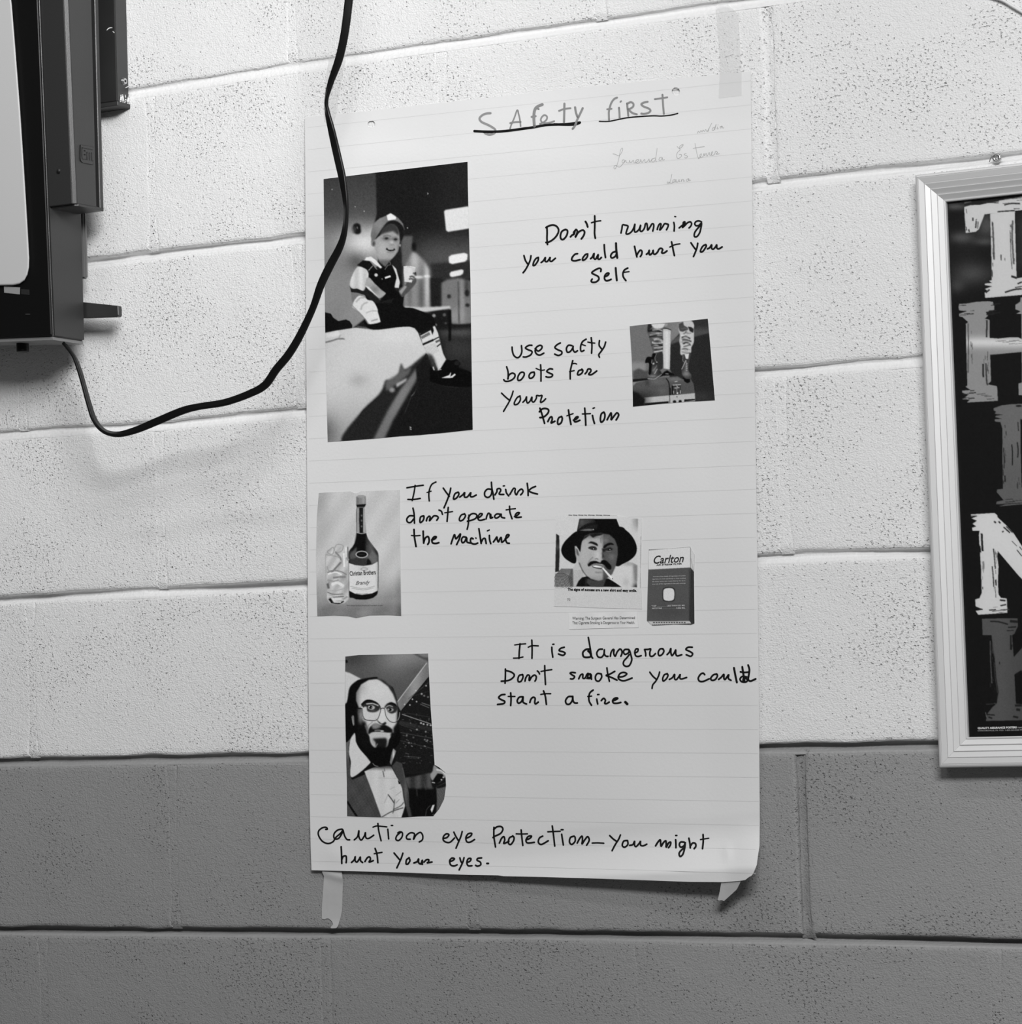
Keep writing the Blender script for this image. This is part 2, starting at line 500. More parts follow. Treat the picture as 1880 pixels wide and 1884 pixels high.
def sheet(name, outline, step, place, thick, m, parent=None, pic=None, ref=215.0, alb=.745, holes=(), smooth=True):
    """a cut sheet: grid mesh inside an outline given in photo pixels; place(u, v) gives points; thick gives it an edge"""
    O = np.array(outline, float)
    x0, y0 = O.min(0) - step; x1, y1 = O.max(0) + step
    us, vs = np.arange(x0, x1 + step, step), np.arange(y0, y1 + step, step)
    U, V = np.meshgrid(us, vs)
    Uc, Vc = (U[:-1, :-1] + U[1:, 1:]) / 2, (V[:-1, :-1] + V[1:, 1:]) / 2
    keep = inside(Uc, Vc, O)
    for h in holes: keep &= ~inside(Uc, Vc, np.array(h))
    kp = np.pad(keep, 1)
    cnt = kp[:-1, :-1].astype(int) + kp[1:, :-1] + kp[:-1, 1:] + kp[1:, 1:]
    bd = (cnt > 0) & (cnt < 4)
    bi = np.argwhere(bd)
    P = np.stack([U[bd], V[bd]], 1)
    best = np.full(len(P), 1e9); Q = P.copy()
    for ring in [O] + [np.array(h, float) for h in holes]:
        for i in range(len(ring)):
            a, b = ring[i], ring[(i + 1) % len(ring)]; d = b - a; L = (d ** 2).sum()
            if L == 0: continue
            t = np.clip(((P - a) @ d) / L, 0, 1); q = a + t[:, None] * d; e = ((P - q) ** 2).sum(1)
            ok = e < best; best[ok] = e[ok]; Q[ok] = q[ok]
    U[bd], V[bd] = Q[:, 0], Q[:, 1]
    idx = -np.ones(U.shape, int); used = cnt > 0; idx[used] = np.arange(used.sum())
    co = place(U[used], V[used])
    f = np.stack([idx[:-1, :-1][keep], idx[1:, :-1][keep], idx[1:, 1:][keep], idx[:-1, 1:][keep]], 1)
    nv = len(co)
    # boundary edges -> skirt
    E = np.concatenate([f[:, [0, 1]], f[:, [1, 2]], f[:, [2, 3]], f[:, [3, 0]]])
    key = np.sort(E, 1); kk = key[:, 0].astype(np.int64) * nv + key[:, 1]
    uq, inv, c = np.unique(kk, return_inverse=True, return_counts=True)
    be = E[c[inv] == 1]
    back = co.copy(); back[:, 1] += thick
    bv = np.unique(be); mp = -np.ones(nv, int); mp[bv] = np.arange(len(bv)); nb = len(bv)
    co2 = np.concatenate([co, co[bv], back[bv]])      # the edge has points of its own, so the face keeps flat normals
    sk = np.stack([nv + mp[be[:, 1]], nv + mp[be[:, 0]], nv + nb + mp[be[:, 0]], nv + nb + mp[be[:, 1]]], 1)
    F = np.concatenate([f, sk])
    me = bpy.data.meshes.new(name)
    me.vertices.add(len(co2)); me.vertices.foreach_set('co', co2.ravel())
    me.loops.add(F.size); me.loops.foreach_set('vertex_index', F.ravel().astype(np.int32))
    me.polygons.add(len(F)); me.polygons.foreach_set('loop_start', np.arange(0, F.size, 4, dtype=np.int32))
    me.update(calc_edges=True)
    if smooth:
        sm = np.zeros(len(F), bool); sm[:len(f)] = True; me.polygons.foreach_set('use_smooth', sm)
    if pic is not None:
        g = s2l(np.clip(pic.get(U[used], V[used]), 6, 255)) / float(s2l(ref)) * alb
        g = np.clip(np.concatenate([g, np.full(2 * len(bv), .55)]), .002, .95)
        at = me.color_attributes.new('Col', 'FLOAT_COLOR', 'POINT')
        at.data.foreach_set('color', np.stack([g, g, g, np.ones_like(g)], 1).ravel())
    me.validate()
    return link(name, me, m, parent)


def ribbon(strokes, T, place, wd, taper=False):
    """pen strokes -> vertices/faces of flat ribbons with round ends"""
    V2, F = [], []
    for st in strokes:
        w_ = wd
        if isinstance(st, tuple): st, w_ = st
        P = np.array([[float(c) for c in q.split(',')] for q in st.split()]) / T[2] + np.array(T[:2])
        if len(P) == 1: P = np.array([P[0] - [.6, 0], P[0] + [.6, .2]])
        Q = crom(P, False, 1.3)
        if len(Q) < 2: continue
        d = np.gradient(Q, axis=0); d /= np.linalg.norm(d, axis=1)[:, None] + 1e-9
        nn = np.stack([-d[:, 1], d[:, 0]], 1); h = w_ / 2
        b = len(V2)
        for q, n_ in zip(Q, nn): V2 += [q + n_ * h, q - n_ * h]
        for i in range(len(Q) - 1): F.append((b + 2 * i, b + 2 * i + 1, b + 2 * i + 3, b + 2 * i + 2))
        for q in (Q[0], Q[-1]):
            b = len(V2); V2 += [q + h * np.array([math.cos(t), math.sin(t)]) for t in np.linspace(0, 2 * np.pi, 10, endpoint=False)]
            F.append(tuple(range(b + 9, b - 1, -1)))
    V2 = np.array(V2)
    return place(V2[:, 0], V2[:, 1]), F


def pxtext(name, s, a, b, hgt, place, m, parent, bold=0.0, shear=0.0, label=None):
    """flat lettering from the built-in font, stretched along the pixel baseline a-b"""
    cu = bpy.data.curves.new(name, 'FONT'); cu.body = s; cu.size = 1.0; cu.offset = bold; cu.shear = shear; cu.resolution_u = 3
    o = bpy.data.objects.new(name, cu); COL.objects.link(o)
    bpy.context.view_layer.update()
    dg = bpy.context.evaluated_depsgraph_get(); me = bpy.data.meshes.new_from_object(o.evaluated_get(dg))
    bpy.data.objects.remove(o); bpy.data.curves.remove(cu)
    n = len(me.vertices); co = np.zeros(n * 3); me.vertices.foreach_get('co', co); co = co.reshape(-1, 3)
    a, b = np.array(a, float), np.array(b, float); mn, mx = co[:, 0].min(), co[:, 0].max()
    t = (co[:, 0] - mn) / (mx - mn); dv = (b - a) / np.linalg.norm(b - a); up = np.array([dv[1], -dv[0]])
    P = a + t[:, None] * (b - a) + (co[:, 1] / .70 * hgt)[:, None] * up
    me.vertices.foreach_set('co', place(P[:, 0], P[:, 1]).ravel()); me.update()
    me.name = name
    o = link(name, me, m, parent)
    if label: o['label'] = label
    return o


# ------------------------------------------------------------------ the taped flip chart sheet
def sst(x): x = np.clip(x, 0, 1); return x * x * (3 - 2 * x)


def poff(u, v):
    """how far the sheet stands off the wall"""
    u, v = np.asarray(u, float), np.asarray(v, float)
    o = .0050 + .0007 * np.sin(u / 95.0 + v / 160.0) + .0006 * np.sin(u / 61.0 - v / 118.0 + 1.3) + .0005 * np.sin(v / 47.0 + .6 * np.sin(u / 140))
    o = o - .0026 * sst((300 - v) / 90) + .0022 * sst((u - 1290) / 105)
    cv = 1543 - (u - 860) * .090                       # faint fold low on the sheet
    s = v - cv; fd = sst((u - 820) / 120)
    o = o - .0022 * fd * np.where(s > 0, np.clip(s / 44, 0, 1), 0)
    lift = .0022 + .0135 * np.clip((u - 570) / 830, 0, 1) ** 1.35
    t = np.clip((v - (1560 - 45 * np.clip((u - 570) / 830, 0, 1))) / 62, 0, 1.3)
    o = o + lift * t ** 2
    o = o + .008 * sst((u - 1330) / 70) * sst((v - 1500) / 100)
    # small dents where the tape pulls
    o = o + .0014 * np.exp(-(((u - 620) / 26) ** 2 + ((v - 1572) / 20) ** 2)) + .0016 * np.exp(-(((u - 1338) / 8) ** 2 + ((v - 1570) / 16) ** 2))
    o = o + .0009 * np.exp(-(((u - 1000) / 130) ** 2 + ((v - 225) / 28) ** 2)) - .0006 * np.exp(-(((u - 760) / 90) ** 2 + ((v - 255) / 26) ** 2))
    return o


def on(e):
    return lambda u, v: wp(u, v, poff(u, v) + e)


def circ(x, y, r, n=16): return [(x + r * math.cos(t), y + r * math.sin(t)) for t in np.linspace(0, 2 * math.pi, n, endpoint=False)]


chart = thing('flip_chart_sheet', 'large ruled flip chart sheet with handwritten safety rules and glued cuttings, taped to wall', 'poster', tuple(wp(980, 1600, .004)))
chart.location = (0, 0, 0)
PO = [(561, 216), (600, 212.5), (640, 208.5), (740, 197), (840, 186), (950, 174), (1060, 161.5), (1160, 152), (1270, 142), (1381, 131),
      (1384, 400), (1387, 600), (1391, 900), (1394, 1090), (1396, 1300), (1397, 1430), (1397.5, 1510), (1397, 1556), (1394.5, 1572), (1392, 1591), (1387, 1604),
      (1383, 1611), (1377, 1614), (1371, 1619), (1362, 1620.5), (1330, 1623), (1270, 1622.5), (1200, 1620), (1100, 1616.5), (1000, 1613.5), (925, 1612), (918, 1610.5), (860, 1609.5), (700, 1604), (573, 1601),
      (571.5, 1560), (570, 1500), (569, 1460), (568, 1300), (567, 1180), (566, 1040), (565, 900), (563, 620), (562, 430)]
sheet('paper', PO, 5.0, on(0), .0004, M_PAPER, chart, holes=[circ(683, 229, 7.2), circ(1243, 168.5, 7.8)])
# printed rules, one inch apart
V, F = [], []
for k in range(0, 34):
    a = np.array([566 + k * .18, 234.6 + 40.9 * k]); b = np.array([1382 + .46 * k, 148.5 + 44.2 * k])
    n = 120; P = a + np.linspace(0, 1, n)[:, None] * (b - a); bs = len(V)
    ok = (P[:, 0] < 1396.4 - 6 * (k > 32))
    P = P[ok]; n = len(P)
    V += [tuple(q) for q in wp(P[:, 0], P[:, 1] - .42, poff(P[:, 0], P[:, 1]) + .00012)] + [tuple(q) for q in wp(P[:, 0], P[:, 1] + .42, poff(P[:, 0], P[:, 1]) + .00012)]
    F += [(bs + i, bs + n + i, bs + n + i + 1, bs + i + 1) for i in range(n - 1)]
o = mesh('ruled_lines', V, F, M_RULE, chart); o['kind'] = 'stuff'; o['label'] = 'pale printed rules across the sheet'

c1, c2 = (860, 140, 6.267), (1090, 140, 6.267)
c3, c4, c5, c6 = (950, 390, 8.545), (1130, 390, 8.545), (910, 610, 7.52), (735, 880, 7.094)
c7, c8, c9, c10, c11 = (900, 1170, 7.231), (1140, 1170, 7.231), (570, 1500, 5.875), (800, 1500, 5.875), (1040, 1500, 5.875)
WORDS = [
    # (what it says, crop, pen width in px, material, strokes)
    ('SAfety, in faded grey marker', c1, 4.3, M_GINK, ["265,428 225,430 180,445 145,475 140,500 165,530 220,555 270,580 315,612 322,640 300,664 250,676 205,662",
        ("490,610 505,560 540,480 573,392 590,440 605,510 612,578", 2.9), ("492,542 550,530 612,528", 3.4), ("770,575 765,480 770,410 790,365 830,340 862,328", 5.4), ("740,470 785,462", 4.0), ("795,372 822,380", 3.0),
        ("835,550 880,530 912,500 915,465 885,450 855,475 845,510 870,538 930,540 1000,520", 3.2), "1117,318 1115,420 1112,532", ("1055,400 1120,378 1188,370", 3.4), "1240,360 1250,420 1268,470", "1328,370 1300,430 1262,510 1240,570 1212,608"]),
    ('black underline under SAfety', c1, 4.4, M_INK, ["80,634 200,640 330,640 450,632 560,618 680,600", "190,645 320,645", "600,612 760,590 900,565 1050,558 1180,550 1295,535", "1000,556 1120,560 1230,558 1290,540"]),
    ('fiRST, in faded grey marker', c2, 3.9, M_GINK, ["282,248 245,268 212,320 190,400 188,450 190,505", ("168,382 220,376", 3.0), "305,365 310,430 312,490", ("320,298 330,288", 3.0),
        "398,315 405,390 412,458", "400,318 440,300 470,318 468,350 440,372 412,382", "412,385 460,425 510,440", "635,296 590,305 562,325 590,350 650,375 668,400 640,425 595,435 562,432", "806,215 812,320 822,435", ("718,265 790,256 862,244", 3.2)]),
    ('black underline under fiRST', c2, 2.3, M_INK, ["78,522 180,522 260,508 400,480 550,466 700,458 800,460 900,450 982,430"]),
    ('faint pencil signature, long name', c2, .75, M_PENCIL, ["235,895 270,905 300,920 330,890 350,840 335,832 318,870 308,930 290,1000 262,1070 245,1055 262,1030 310,1048 350,1010 370,975 350,965 340,990 360,1000 385,970 390,995 420,1000 425,970 440,1000 470,970 480,1000 520,985 535,965 510,965 495,990 520,1005 550,985 555,960 570,995 600,960 610,995 640,975 650,955 660,990 690,950",
        "745,832 735,900 728,960 735,990", "730,945 700,950 680,975 700,992 728,960", "800,935 775,940 765,965 785,975 805,940 808,968 830,962", "975,810 1000,835 1030,815 1045,790 1015,800 1000,830 1010,850 980,880 968,920 985,950 1020,930 1025,905 1000,905", "1080,890 1055,905 1095,925 1080,945 1060,940", "1180,775 1195,850 1210,920 1225,955", "1160,835 1220,822 1290,812",
        "1225,950 1250,920 1255,895 1238,910 1245,940 1275,925 1285,890 1290,920 1310,890 1320,925 1345,880 1355,915 1380,890 1385,870 1368,885 1375,915 1405,900 1420,865 1440,880 1425,900 1462,895"]),
    ('faint pencil word under the signature', c2, .75, M_PENCIL, ["915,1130 905,1180 890,1225 868,1240 862,1220 885,1228 915,1235 930,1215", "948,1190 928,1200 926,1224 944,1220 954,1190 955,1222 964,1218", "968,1192 968,1222 988,1216 998,1190 1000,1220 1012,1212", "1022,1192 1026,1218", "1026,1206 1038,1190 1050,1194 1048,1214 1062,1208", "1108,1182 1086,1192 1084,1212 1100,1210 1112,1184 1114,1208 1132,1200"]),
    ('faint pencil word above the signature', c2, .75, M_PENCIL, ["1210,660 1220,635 1235,650 1250,625 1262,645 1275,620 1290,640 1305,615 1320,640 1340,605", "1375,540 1345,600 1330,640", "1405,590 1385,600 1380,625 1400,618 1425,555 1408,620", "1440,585 1435,610 1450,605", "1445,565 1448,560", "1490,575 1470,585 1478,600 1495,575 1500,598 1515,595"]),
    ("Don't", c3, 3.4, M_INK, ["478,232 482,320 480,420 488,510", "465,245 520,215 580,205 630,225 660,270 655,330 610,400 550,450 500,475 465,480", "770,275 720,300 695,350 695,410 725,435 770,400 800,340 800,290 770,275", "850,390 880,360 905,350 920,300 935,275 955,295 950,340 925,390 930,390 965,330 1000,300 1045,285 1070,310 1065,350 1045,390 1020,422", "905,350 900,320 925,290", ("1085,150 1105,185 1120,235", 3.8), "1230,62 1232,160 1230,250 1228,340 1240,412", ("1178,170 1250,148 1325,138", 2.8)]),
    ('running', c4, 3.1, M_INK, ["105,330 118,270 130,205 165,205 215,222 200,280 185,340 220,345 270,310 305,250 325,190 318,250 320,310 350,310 390,270 415,205 405,260 410,300 440,300 475,250 488,190 510,180 520,230 525,285 560,240 590,190 615,190 620,230 605,300",
        "675,275 690,225 715,185 735,190 725,240 715,285 755,240 790,185 830,190 850,200 840,240 820,280", "935,165 945,220 940,300", ("950,72 965,74", 2.6), "1020,250 1050,225 1080,200 1085,165 1110,155 1100,200 1070,245 1110,210 1150,170 1195,155 1215,185 1200,225 1175,250", "1370,155 1330,140 1285,150 1265,185 1285,215 1330,210 1360,180 1372,185 1360,260 1340,330 1300,385 1260,385 1262,330 1300,270 1350,215 1370,170"]),
    ('you', c3, 3.2, M_INK, ["118,685 140,760 175,815", "228,688 215,760 180,840 140,910 105,955", "345,715 310,730 275,780 262,840 290,835 325,790 345,745 340,715", "388,795 425,765 455,715 450,770 480,780 515,740 530,710 525,765 555,775 585,750 612,728"]),
    ('could', c3, 3.3, M_INK, ["960,655 920,665 880,710 870,755 920,768 1000,750", "1120,660 1085,670 1045,720 1040,760 1080,745 1115,700 1118,665", "1165,735 1195,705 1220,650 1215,720 1245,740 1285,670 1280,735 1310,740 1335,715", "1380,515 1385,610 1400,715", ("1565,492 1570,600 1585,720", 4.2), "1560,620 1510,640 1482,690 1500,722 1550,700 1580,640"]),
    ('hurt', c4, 3.3, M_INK, ["318,540 335,620 355,705", "350,690 375,640 410,600 435,620 430,665 410,700", "505,665 535,640 550,600 548,650 560,675 600,640 610,600 615,650 640,665 680,630 700,590 730,570 760,590 745,640 780,645 828,612", "900,470 915,540 930,620 945,685", ("872,552 950,515 1032,500", 2.6)]),
    ('you, third word of its line', c4, 3.2, M_INK, ["1205,485 1245,545 1280,590", "1312,492 1300,560 1275,630 1245,700", "1440,515 1400,530 1365,580 1355,625 1390,620 1425,575 1448,530 1435,512", "1465,580 1500,560 1530,515 1530,570 1555,585 1590,550 1610,515 1612,565 1640,580 1695,550"]),
    ('Self', c3, 3.3, M_INK, ["1325,935 1330,900 1300,885 1240,910 1185,955 1230,985 1285,1015 1295,1060 1250,1100 1195,1105 1175,1085 1190,1055", "1385,1015 1430,1000 1455,965 1420,965 1390,1000 1385,1050 1410,1080 1450,1075 1488,1058", ("1560,880 1568,980 1578,1075", 3.9), "1750,882 1700,910 1675,960 1680,1020 1720,1078", ("1680,950 1770,938", 2.6)]),
    ('use', c5, 3.1, M_INK, ["240,215 245,270 265,330 310,362 350,340 375,280 370,195", "515,190 470,192 425,225 460,250 515,275 500,320 440,350 395,350", "560,235 600,270 645,240 655,205 625,190 580,215 560,265 580,310 625,325 680,298"]),
    ('safty', c5, 3.1, M_INK, ["908,158 865,180 832,220 870,250 925,275 925,310 880,330 830,312", "1070,195 1020,190 992,235 1005,285 1045,275 1080,225 1085,195 1085,250 1110,285 1145,265", "1265,105 1215,140 1190,200 1190,260 1205,275 1235,260", ("1195,175 1255,195", 2.5), "1335,85 1345,190 1340,300", ("1288,145 1340,155 1385,160", 2.6), "1450,125 1445,190 1480,240", "1535,145 1515,210 1475,270 1440,320 1450,355"]),
    ('boots', c5, 3.1, M_INK, ["165,488 185,560 185,655", "180,655 200,600 245,575 280,595 270,640 215,680 150,688 125,665", "380,560 350,575 320,630 325,675 365,665 405,610 405,570 380,560", "545,560 500,570 475,610 485,645 525,635 550,595 545,560", "635,460 640,560 640,685", ("572,510 640,535 690,530", 2.4), "800,520 760,515 720,550 760,575 800,595 785,625 740,632 710,625"]),
    ('for', c5, 3.1, M_INK, ["1080,402 1060,480 1045,560 1045,655", ("1075,445 1110,440 1135,450", 2.4), ("1035,555 1100,540", 2.4), "1210,530 1165,540 1145,590 1165,600 1205,575 1220,540 1205,520", "1250,585 1275,555 1290,520 1325,520 1330,550 1300,590 1340,595 1412,545"]),
    ('your, after boots for', c5, 2.9, M_INK, ["95,852 150,905 210,955", "255,825 235,890 195,980 160,1040 122,1105", "350,890 310,915 275,975 275,1010 320,1000 355,945 350,895", "390,978 425,940 440,900 440,955 455,990 490,960 515,905 515,960 540,975 575,925 580,885 620,890 655,885 640,940 635,980 670,965 705,930"]),
    ('Protetion', c5, 3.3, M_INK, ["625,1060 650,1130 670,1200 690,1270", "618,1110 660,1070 710,1065 745,1085 735,1130 680,1180 625,1190", "735,1245 765,1190 790,1180 795,1220 780,1265 832,1240", "925,1175 885,1195 870,1250 880,1285 920,1260 935,1205 925,1175", "1020,1085 1035,1180 1055,1285", ("998,1165 1085,1135", 2.5), "1090,1225 1130,1210 1155,1180 1125,1185 1100,1225 1115,1250 1178,1228", "1245,1060 1255,1180 1260,1295", ("1212,1140 1325,1135", 2.6), "1352,1160 1365,1220 1380,1270", ("1360,1062 1380,1055", 2.8), "1510,1115 1475,1140 1462,1210 1475,1255 1515,1215 1525,1150 1510,1115", "1555,1220 1585,1165 1610,1125 1615,1180 1612,1220 1650,1170 1690,1125 1715,1150 1700,1190 1680,1222"]),
    ('If', c6, 2.8, M_INK, ["203,92 190,180 165,290", "95,124 200,105 310,90", "108,275 190,275 270,262", "475,48 420,80 390,150 382,220 388,295", ("358,185 412,168", 2.4)]),
    ('you, before drink', c6, 3.1, M_INK, ["570,128 610,185 650,235", "668,128 655,190 620,290 580,385", "765,180 725,200 705,250 710,275 750,250 775,205 765,180", "785,245 825,215 850,185 845,240 880,245 915,205 930,185 925,235 955,240 1000,218"]),
    ('drink', c6, 3.1, M_INK, ["1198,52 1205,130 1220,200 1230,272", "1200,145 1150,140 1112,180 1115,230 1155,250 1195,215 1205,160", "1245,215 1270,175 1275,140 1310,135 1320,160 1300,205 1360,210", "1385,145 1395,190 1425,230", ("1352,100 1370,98", 2.6), "1440,210 1465,165 1490,130 1510,140 1505,180 1525,215 1550,170 1590,140 1612,165 1600,195 1580,215", "1665,65 1675,140 1678,225", "1775,105 1720,130 1690,165 1740,190 1800,205"]),
    ("don't, before operate", c6, 3.1, M_INK, ["175,390 190,470 195,585", "180,490 130,490 95,530 105,570 145,575 185,530", "315,490 275,505 265,560 275,578 310,545 320,500", "350,555 360,520 385,495 400,505 390,555 420,520 450,490 490,495 505,515 485,548", ("515,415 545,430 560,470", 3.2), "635,380 628,470 620,562", ("590,450 640,442 692,434", 2.4)]),
    ('operate', c6, 3.0, M_INK, ["850,465 805,480 780,530 790,555 830,540 860,490 845,462", "905,480 900,560 895,610 882,665", "895,520 930,470 975,460 1008,480 995,520 945,545 885,560", "1020,520 1060,495 1080,465 1050,462 1025,500 1030,540 1060,548 1110,535", "1130,530 1140,490 1160,455 1180,470 1185,520 1215,510", "1190,470 1195,520", "1320,470 1270,465 1240,495 1260,520 1300,500 1325,465 1330,505 1372,518", "1435,365 1440,440 1468,528", ("1390,412 1450,402 1512,396", 2.6), "1500,500 1540,480 1565,450 1535,450 1510,480 1520,510 1588,505"]),
    ('the', c6, 3.3, M_INK, ["188,668 195,770 215,890", ("155,745 205,750 268,745", 2.6), "308,690 310,760 315,845", "318,830 335,780 370,760 385,790 385,830 368,862", "420,805 460,790 480,765 450,765 425,800 430,840 470,850 512,840"]),
    ('Machine', c6, 3.2, M_INK, ["672,855 690,800 715,735 725,760 735,790 765,760 795,725 780,790 745,865", "870,770 830,765 808,800 820,840 850,825 875,775 880,830 925,845", "960,790 935,780 925,820 945,850 985,858 1020,845", ("995,778 998,782", 2.8), "1035,658 1050,750 1065,850", "1068,830 1090,790 1115,785 1125,820 1130,850", "1172,745 1175,800 1190,852", ("1145,686 1172,674", 2.6), "1225,830 1250,795 1270,765 1275,800 1290,830 1310,790 1325,770 1330,800 1335,835 1380,800", "1378,790 1410,770 1430,740 1400,740 1385,790 1400,840 1432,848"]),
    ('It is', c7, 3.1, M_INK, ["410,105 400,200 395,298", ("338,120 410,110 485,104", 2.5), ("322,295 390,292 448,280", 2.7), "566,56 570,170 568,298", ("518,150 570,130 652,132", 2.7), "832,150 835,210 845,282", ("845,112 860,110", 3.0), "998,150 950,165 930,195 980,210 1010,230 980,258 920,240"]),
    ('dangerous', c8, 3.1, M_INK, ["-418,20 -405,90 -390,180 -375,270 -360,295", ("-395,175 -450,180 -490,220 -480,275 -430,285 -385,270 -400,215 -425,195 -380,240", 3.6), "-230,175 -275,180 -305,225 -290,275 -245,285 -210,240 -205,180 -205,240 -180,270 -155,270", "-125,270 -115,220 -90,180 -75,185 -80,230 -60,270 -35,215 0,175 25,190 30,230 15,270",
        "120,180 70,180 50,210 70,245 115,225 128,190 150,260 160,320 130,390 85,405 50,380 55,335 95,290 125,250", "200,225 235,210 245,175 215,175 200,220 215,265 250,272 285,262", "330,180 345,230 345,265", "335,180 380,178 412,172 400,220 405,265 440,268 475,235", "575,170 535,175 512,220 525,262 565,245 588,200 570,170", "630,248 660,215 680,165 680,220 695,262 725,225 745,185 745,235 765,265 825,250", "965,150 910,150 880,180 930,205 970,235 945,270 885,250"]),
    ("Don't, before smoke", c7, 3.1, M_INK, ["215,440 215,530 210,628", "215,460 280,475 330,510 320,550 260,590 160,602", "445,515 400,525 380,575 390,610 425,600 450,545 440,512", "475,600 485,560 510,520 535,530 530,575 535,595 560,550 600,520 625,540 620,580 608,600", ("640,465 660,485 668,505", 3.2), "738,395 740,500 748,645", ("688,472 760,458 832,448", 2.7)]),
    ('smoke', c7, 3.1, M_INK, ["1145,490 1100,485 1075,495 1105,520 1135,540 1115,570 1080,570", "1190,570 1215,520 1245,510 1245,560 1275,560 1300,510 1320,500 1310,560 1345,560 1340,510 1325,505 1350,520 1360,575", "1295,520 1345,505 1355,545 1300,565", "1490,505 1440,500 1412,540 1420,590 1460,600 1495,550 1490,510", "1565,425 1575,500 1598,602", ("1670,470 1600,510 1555,525 1620,550 1700,588", 3.3), "1715,545 1780,540 1830,505 1790,485 1740,500 1715,550 1740,585 1800,595 1900,560"]),
    ('you, before the last could', c8, 3.0, M_INK, ["400,482 440,535 490,580", "530,480 515,535 480,600 440,650 430,698", "635,505 595,515 572,565 580,600 620,570 642,525 630,500", "660,578 700,555 730,510 730,570 755,580 790,535 805,510 800,560 825,572 890,552"]),
    ('could, overwritten at the sheet edge', c8, 3.2, M_INK, ["1130,515 1110,495 1075,510 1045,560 1060,600 1110,605 1190,570", "1295,510 1250,515 1212,560 1225,590 1270,580 1300,530 1285,505", "1315,578 1350,550 1385,510 1385,560 1400,580 1430,540 1450,515 1445,565 1480,590", ("1520,425 1535,510 1558,618", 3.9), ("1630,412 1640,480 1650,540 1660,600", 3.9), ("1708,388 1725,450 1715,530 1710,580 1740,600 1808,572", 3.7), ("1605,478 1660,485 1725,480", 3.4), ("1690,545 1630,540 1600,575 1625,610 1680,612 1700,580 1650,560 1640,600", 3.4)]),
    ('start', c7, 3.2, M_INK, ["208,778 160,785 125,820 165,850 205,870 190,900 110,912", "285,758 290,840 285,925", ("252,805 342,805", 2.6), "450,810 400,815 372,860 390,895 430,870 450,815 450,880 495,905", "540,885 555,840 585,815 610,830 605,880 615,905 652,880", "722,732 745,800 760,910", ("685,778 750,768 818,768", 2.7)]),
    ('a fire.', c7, 3.2, M_INK, ["1100,805 1050,810 1015,860 1030,905 1070,905 1105,855 1110,800 1115,860 1135,890 1172,892", "1382,720 1340,755 1325,810 1330,870 1360,922", ("1310,805 1362,800", 2.6), "1430,840 1435,870 1442,905", ("1440,780 1460,778", 2.9), "1490,860 1520,830 1545,855 1535,895 1560,900 1595,880", "1640,865 1680,850 1710,830 1680,825 1645,850 1650,890 1700,895 1750,885", ("1810,880 1835,905", 5.0)]),
    ('caution', c9, 2.9, M_INK, ["170,152 190,150 175,130 135,135 95,170 95,220 135,280 195,305 250,285 280,240 325,200 350,170 350,150 300,160 262,200 265,250 310,250 350,190 358,160 375,220 400,260 430,265", "480,265 515,230 530,165 530,230 555,268 590,220 600,185 605,240 635,250 690,215", "735,88 745,170 770,275", ("682,128 720,115 765,118 832,125", 2.6), "842,150 852,255", ("880,110 895,110", 2.8), "985,180 940,220 930,260 960,272 995,235 1000,190 975,178 950,190", "1085,258 1050,255 1045,225 1085,190 1130,200 1120,260 1150,210 1195,185 1220,220 1215,265 1182,288"]),
    ('eye', c10, 3.0, M_INK, ["90,250 130,240 152,210 125,200 95,225 90,265 120,290 165,290 212,245", "205,182 225,225 255,275", "295,175 280,230 255,290 228,355", "335,250 385,225 398,195 360,200 335,240 345,285 380,290 428,262"]),
    ('Protection', c10, 3.1, M_INK, ["638,130 638,230 655,342", "635,155 670,125 715,122 735,150 710,195 650,225 628,240", "697,300 720,250 745,230 755,265 745,305 800,280", "845,225 805,245 795,300 820,315 850,275 855,240 840,222", "932,158 940,240 950,325", ("878,200 940,202 1000,200", 2.6), "985,265 1025,250 1045,225 1010,228 985,265 1000,298 1075,292", "1165,225 1130,245 1118,290 1150,315 1225,275", "1268,115 1280,200 1295,332", ("1220,178 1280,175 1355,172", 2.8), "1370,205 1378,260 1388,320", ("1365,155 1385,155", 3.0), "1505,225 1465,240 1455,290 1480,315 1515,280 1515,235", "1538,300 1565,250 1590,225 1595,265 1590,310 1620,265 1650,230 1668,260 1660,290 1640,322"]),
    ('dash', c11, 2.7, M_INK, ["290,300 350,298 415,302"]),
    ('You', c11, 3.1, M_INK, ["480,220 520,258 560,285", "595,212 575,260 540,315 505,382", "665,272 630,280 615,325 640,345 675,315 672,272", "695,325 730,315 748,280 748,322 765,338 800,300 812,280 812,320 840,330 880,312"]),
    ('might', c11, 3.3, M_INK, ["975,330 1000,290 1025,265 1030,300 1035,335 1060,295 1085,275 1090,310 1090,345 1115,300 1138,290 1135,320 1115,350", "1192,265 1195,310 1195,350", ("1192,218 1205,218", 3.0), "1285,290 1245,290 1232,320 1250,345 1285,325 1295,290 1290,350 1270,420 1240,445 1230,410 1255,375 1290,350", "1335,248 1345,300 1350,352", "1350,335 1375,300 1405,305 1410,335 1392,360", "1488,208 1490,280 1482,360", ("1460,262 1550,248", 2.6)]),
    ('hurt, before the last words', c9, 3.1, M_INK, ["338,340 342,420 345,520", "345,480 360,445 390,440 395,480 392,512", "450,510 480,480 490,445 490,490 510,505 535,470 545,450 548,490 570,510", "595,500 620,460 645,450 655,475 640,505 685,490", "705,358 725,420 735,512", ("695,415 780,400", 2.7)]),
